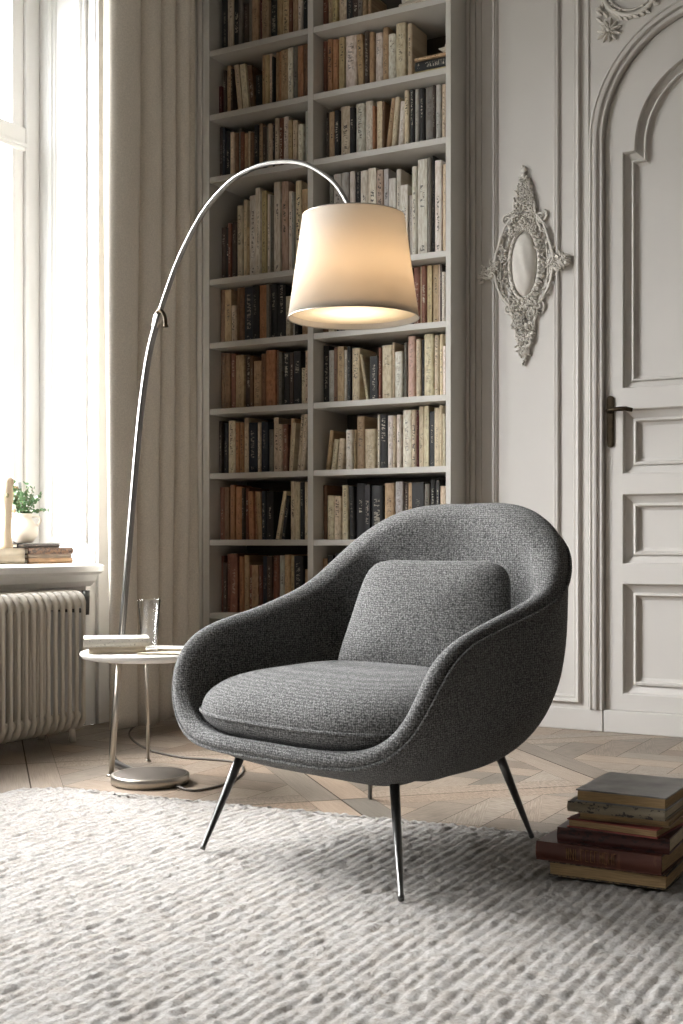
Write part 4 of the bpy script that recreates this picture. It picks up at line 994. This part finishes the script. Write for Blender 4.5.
for s in (-1, 1):
    hpts = spline([(0, .033, .100), (0, .050, .104), (0, .062, .094), (0, .060, .078), (0, .047, .066)], 16)
    ca, sa = math.cos(R(29)), math.sin(R(29))
    MB().tube([(VC[0] + s * q[1] * ca, VC[1] + s * q[1] * sa, vz + q[2]) for q in hpts], .0045, 8).build('handle', M['ceramic'], vs_)
pl = tag(empty('potted_greenery', (VC[0], VC[1], vz + .012)), 'sprigs of round green leaves standing in the cream vase', 'plant')
rp = random.Random(8)
def leaf_disc(m, p, nrmv, r_, el=1.25):
    nrmv = Vector(nrmv).normalized(); u = nrmv.orthogonal().normalized(); u.rotate(Matrix.Rotation(rp.uniform(0, 6.28), 3, nrmv)); v = nrmv.cross(u); n = 8
    vs = [Vector(p)] + [Vector(p) + u * (r_ * el * math.cos(2 * PI * k / n)) + v * (r_ * math.sin(2 * PI * k / n)) + nrmv * (r_ * .25 * (1 if k % 2 else .7)) for k in range(n)]
    m.add(vs, [(0, 1 + k, 1 + (k + 1) % n) for k in range(n)], 0, True)
gs, lf = MB(), MB()
for k in range(17):
    a = rp.uniform(0, 2 * PI); sp = rp.uniform(.015, .060); ht = rp.uniform(.06, .145)
    if k == 16: a, sp, ht = R(10), .085, .012
    ax, ay = math.cos(a), math.sin(a)
    pts = spline([(VC[0] + ax * .004, VC[1] + ay * .004, vz + .02), (VC[0] + ax * .014, VC[1] + ay * .014, vz + .108), (VC[0] + ax * (.02 + sp * .5), VC[1] + ay * (.02 + sp * .5), vz + .115 + ht * .6), (VC[0] + ax * (.02 + sp), VC[1] + ay * (.02 + sp), vz + .115 + ht)], 14)
    gs.tube([tuple(q) for q in pts], .0011, 5)
    for i in range(5, 14):
        for _ in range(2):
            q = pts[i]; leaf_disc(lf, (q[0] + rp.uniform(-.007, .007), q[1] + rp.uniform(-.007, .007), q[2] + rp.uniform(-.005, .005)), (rp.uniform(-1, 1), rp.uniform(-1, 1), rp.uniform(0, 1)), rp.uniform(.0045, .0085))
gs.build('stems', M['stem'], pl); lf.build('leaves', M['leaf'], pl)
fl = MB()
for k in range(40):
    a = rp.uniform(2.6, 4.6); q = rp.uniform(.02, .055); fl.ball((VC[0] - .012 + q * math.cos(a), VC[1] + q * math.sin(a), vz + rp.uniform(.125, .225)), (.005, .005, .007), seg=6, rings=4)
for k in range(6):
    a = rp.uniform(2.6, 4.6); fl.tube([(VC[0] - .002, VC[1] - .004, vz + .09), (VC[0] + .04 * math.cos(a), VC[1] + .04 * math.sin(a), vz + .19)], .0012, 5)
fl.build('dried_flowers', M['dryflower'], pl)['label'] = 'brown dried flower heads at the left'
bl = MB(); bl.box(-.0055, .0055, -.001, .001, 0, .150, mat=Matrix.Translation((VC[0] + .006, VC[1] - .008, vz + .085)) @ Matrix.Rotation(R(29), 4, 'Z') @ Matrix.Rotation(R(-6), 4, 'Y'))
bl.build('long_leaf', M['feather'], pl)['label'] = 'long grey blade-like leaf standing upright'
wd = MB()
wpts = spline([(-3.332, 3.440, zs + .0590), (-3.333, 3.440, zs + .10), (-3.331, 3.443, zs + .18), (-3.334, 3.446, zs + .25), (-3.329, 3.449, zs + .300), (-3.331, 3.451, zs + .325)], 26)
wd.tube([tuple(q) for q in wpts], [.026, .025, .023, .021, .020, .019, .019, .0185, .018, .018, .018, .018, .018, .0185, .019, .020, .0215, .023, .024, .023, .021, .018, .017, .020, .018, .010], 6)
wo_ = wd.build('wooden_carving', M['driftwood']); tag(wo_, 'bleached wooden carving standing at the left end of the window sill', 'carving')
e_ = MB().ball((-3.318, 3.430, zs + .255), (.007, .007, .009), seg=10, rings=6).build('knot', M['stem'], wo_)

# ================================================================ BOOK PILE ON THE RUG
zr = .0165; gp = 'books piled on the rug'
M['pl_red'] = printed('red_leather', (.085, .022, .011), (.13, .042, .02), 70, 12, .60, .45)
M['pl_dred'] = printed('dark_red_leather', (.058, .014, .010), (.02, .006, .005), 40, 90, .55, .45)
M['pl_black'] = printed('ornate_dark_cover', (.022, .016, .012), (.20, .14, .07), 130, 260, .52)
M['pl_tan'] = plain('tan_paper_cover', (.30, .20, .105), .6, var=.2, vscale=25)
M['pl_redcover'] = plain('faded_red_cover', (.24, .045, .035), .6, var=.3, vscale=25)
M['pl_bind'] = printed('worn_cream_binding', (.24, .20, .135), (.045, .035, .03), 45, 90, .56)
M['pl_photo'] = plain('grey_photo_cover', (.17, .165, .16), .35, var=.65, vscale=14, stretch=(1, 1, 1))
M['pages_old'] = plain('old_pages', (.36, .24, .115), .9, bump=.5, bscale=60, var=.25, vscale=30, stretch=(1, 1, 16))
M['pages_pale'] = plain('pale_pages', (.46, .38, .25), .9, bump=.5, bscale=60, var=.2, vscale=30, stretch=(1, 1, 16))
M['gilt'] = plain('gilt', (.30, .17, .07), .4, .6)
# bottom: ornate dark cover, brown page edges to the room
bk('book', -0.770, 2.610, zr, .250, .185, .0305, R(1), M['pl_black'], M['pages_old'], 'brown-edged book with an ornate dark cover at the bottom of the floor pile', gp, spine=False)
e = bk('book', -0.784, 2.610, zr + 0.0311, .268, .198, .0396, R(-1), M['pl_red'], M['pages_old'], 'thick red leather book with gilt lettering on its spine in the floor pile', gp)
# gilt lettering: worn capitals, only their strokes still readable
gm = MB(); rg_ = random.Random(21); x = -.065
while x < .045:
    wch = rg_.choice((.007, .009, .010)); kind = rg_.randrange(5); y_ = -.1038
    def st(xa, za, xb, zb_):
        gm.tube([(xa, y_, za), (xb, y_, zb_)], .0007, 5)
    zl, zh = .010, .033
    if kind in (0, 1, 2, 4): st(x, zl, x, zh)
    if kind in (0, 3): st(x + wch * .7, zl, x + wch * .7, zh)
    if kind == 0: st(x, (zl + zh) / 2, x + wch * .7, (zl + zh) / 2)
    if kind in (1, 4): st(x, zh, x + wch * .7, zh)
    if kind in (2, 4): st(x, zl, x + wch * .7, zl)
    if kind == 3: st(x, zh, x + wch * .7, zl); st(x, zl, x, zh)
    x += wch + .0015
gm.build('gilt_lettering', M['gilt'], e, local=True)
bk('book', -0.760, 2.618, zr + 0.0713, .235, .190, .0323, R(1.5), M['pl_dred'], M['pages_pale'], 'dark red leather book above the thick red one in the floor pile', gp)
bk('book', -0.750, 2.610, zr + 0.1041, .196, .185, .0188, R(-5), M['pl_redcover'], M['pages_old'], 'tan-edged book with a faded red cover in the middle of the floor pile', gp, spine=False)
bk('book', -0.740, 2.622, zr + 0.1235, .190, .180, .0152, R(2), M['pl_tan'], M['pages_old'], 'thin tan paperback above the faded red one in the floor pile', gp, spine=False)
bk('book', -0.750, 2.620, zr + 0.1392, .205, .200, .0215, R(0), M['pl_bind'], M['pages_pale'], 'worn cream-bound book with dark marks, second from the top of the floor pile', gp)
bk('book', -0.738, 2.632, zr + 0.1613, .190, .225, .0262, R(-1), M['pl_photo'], M['pages_old'], 'book with a grey photographic cover on top of the floor pile', gp, spine=False)
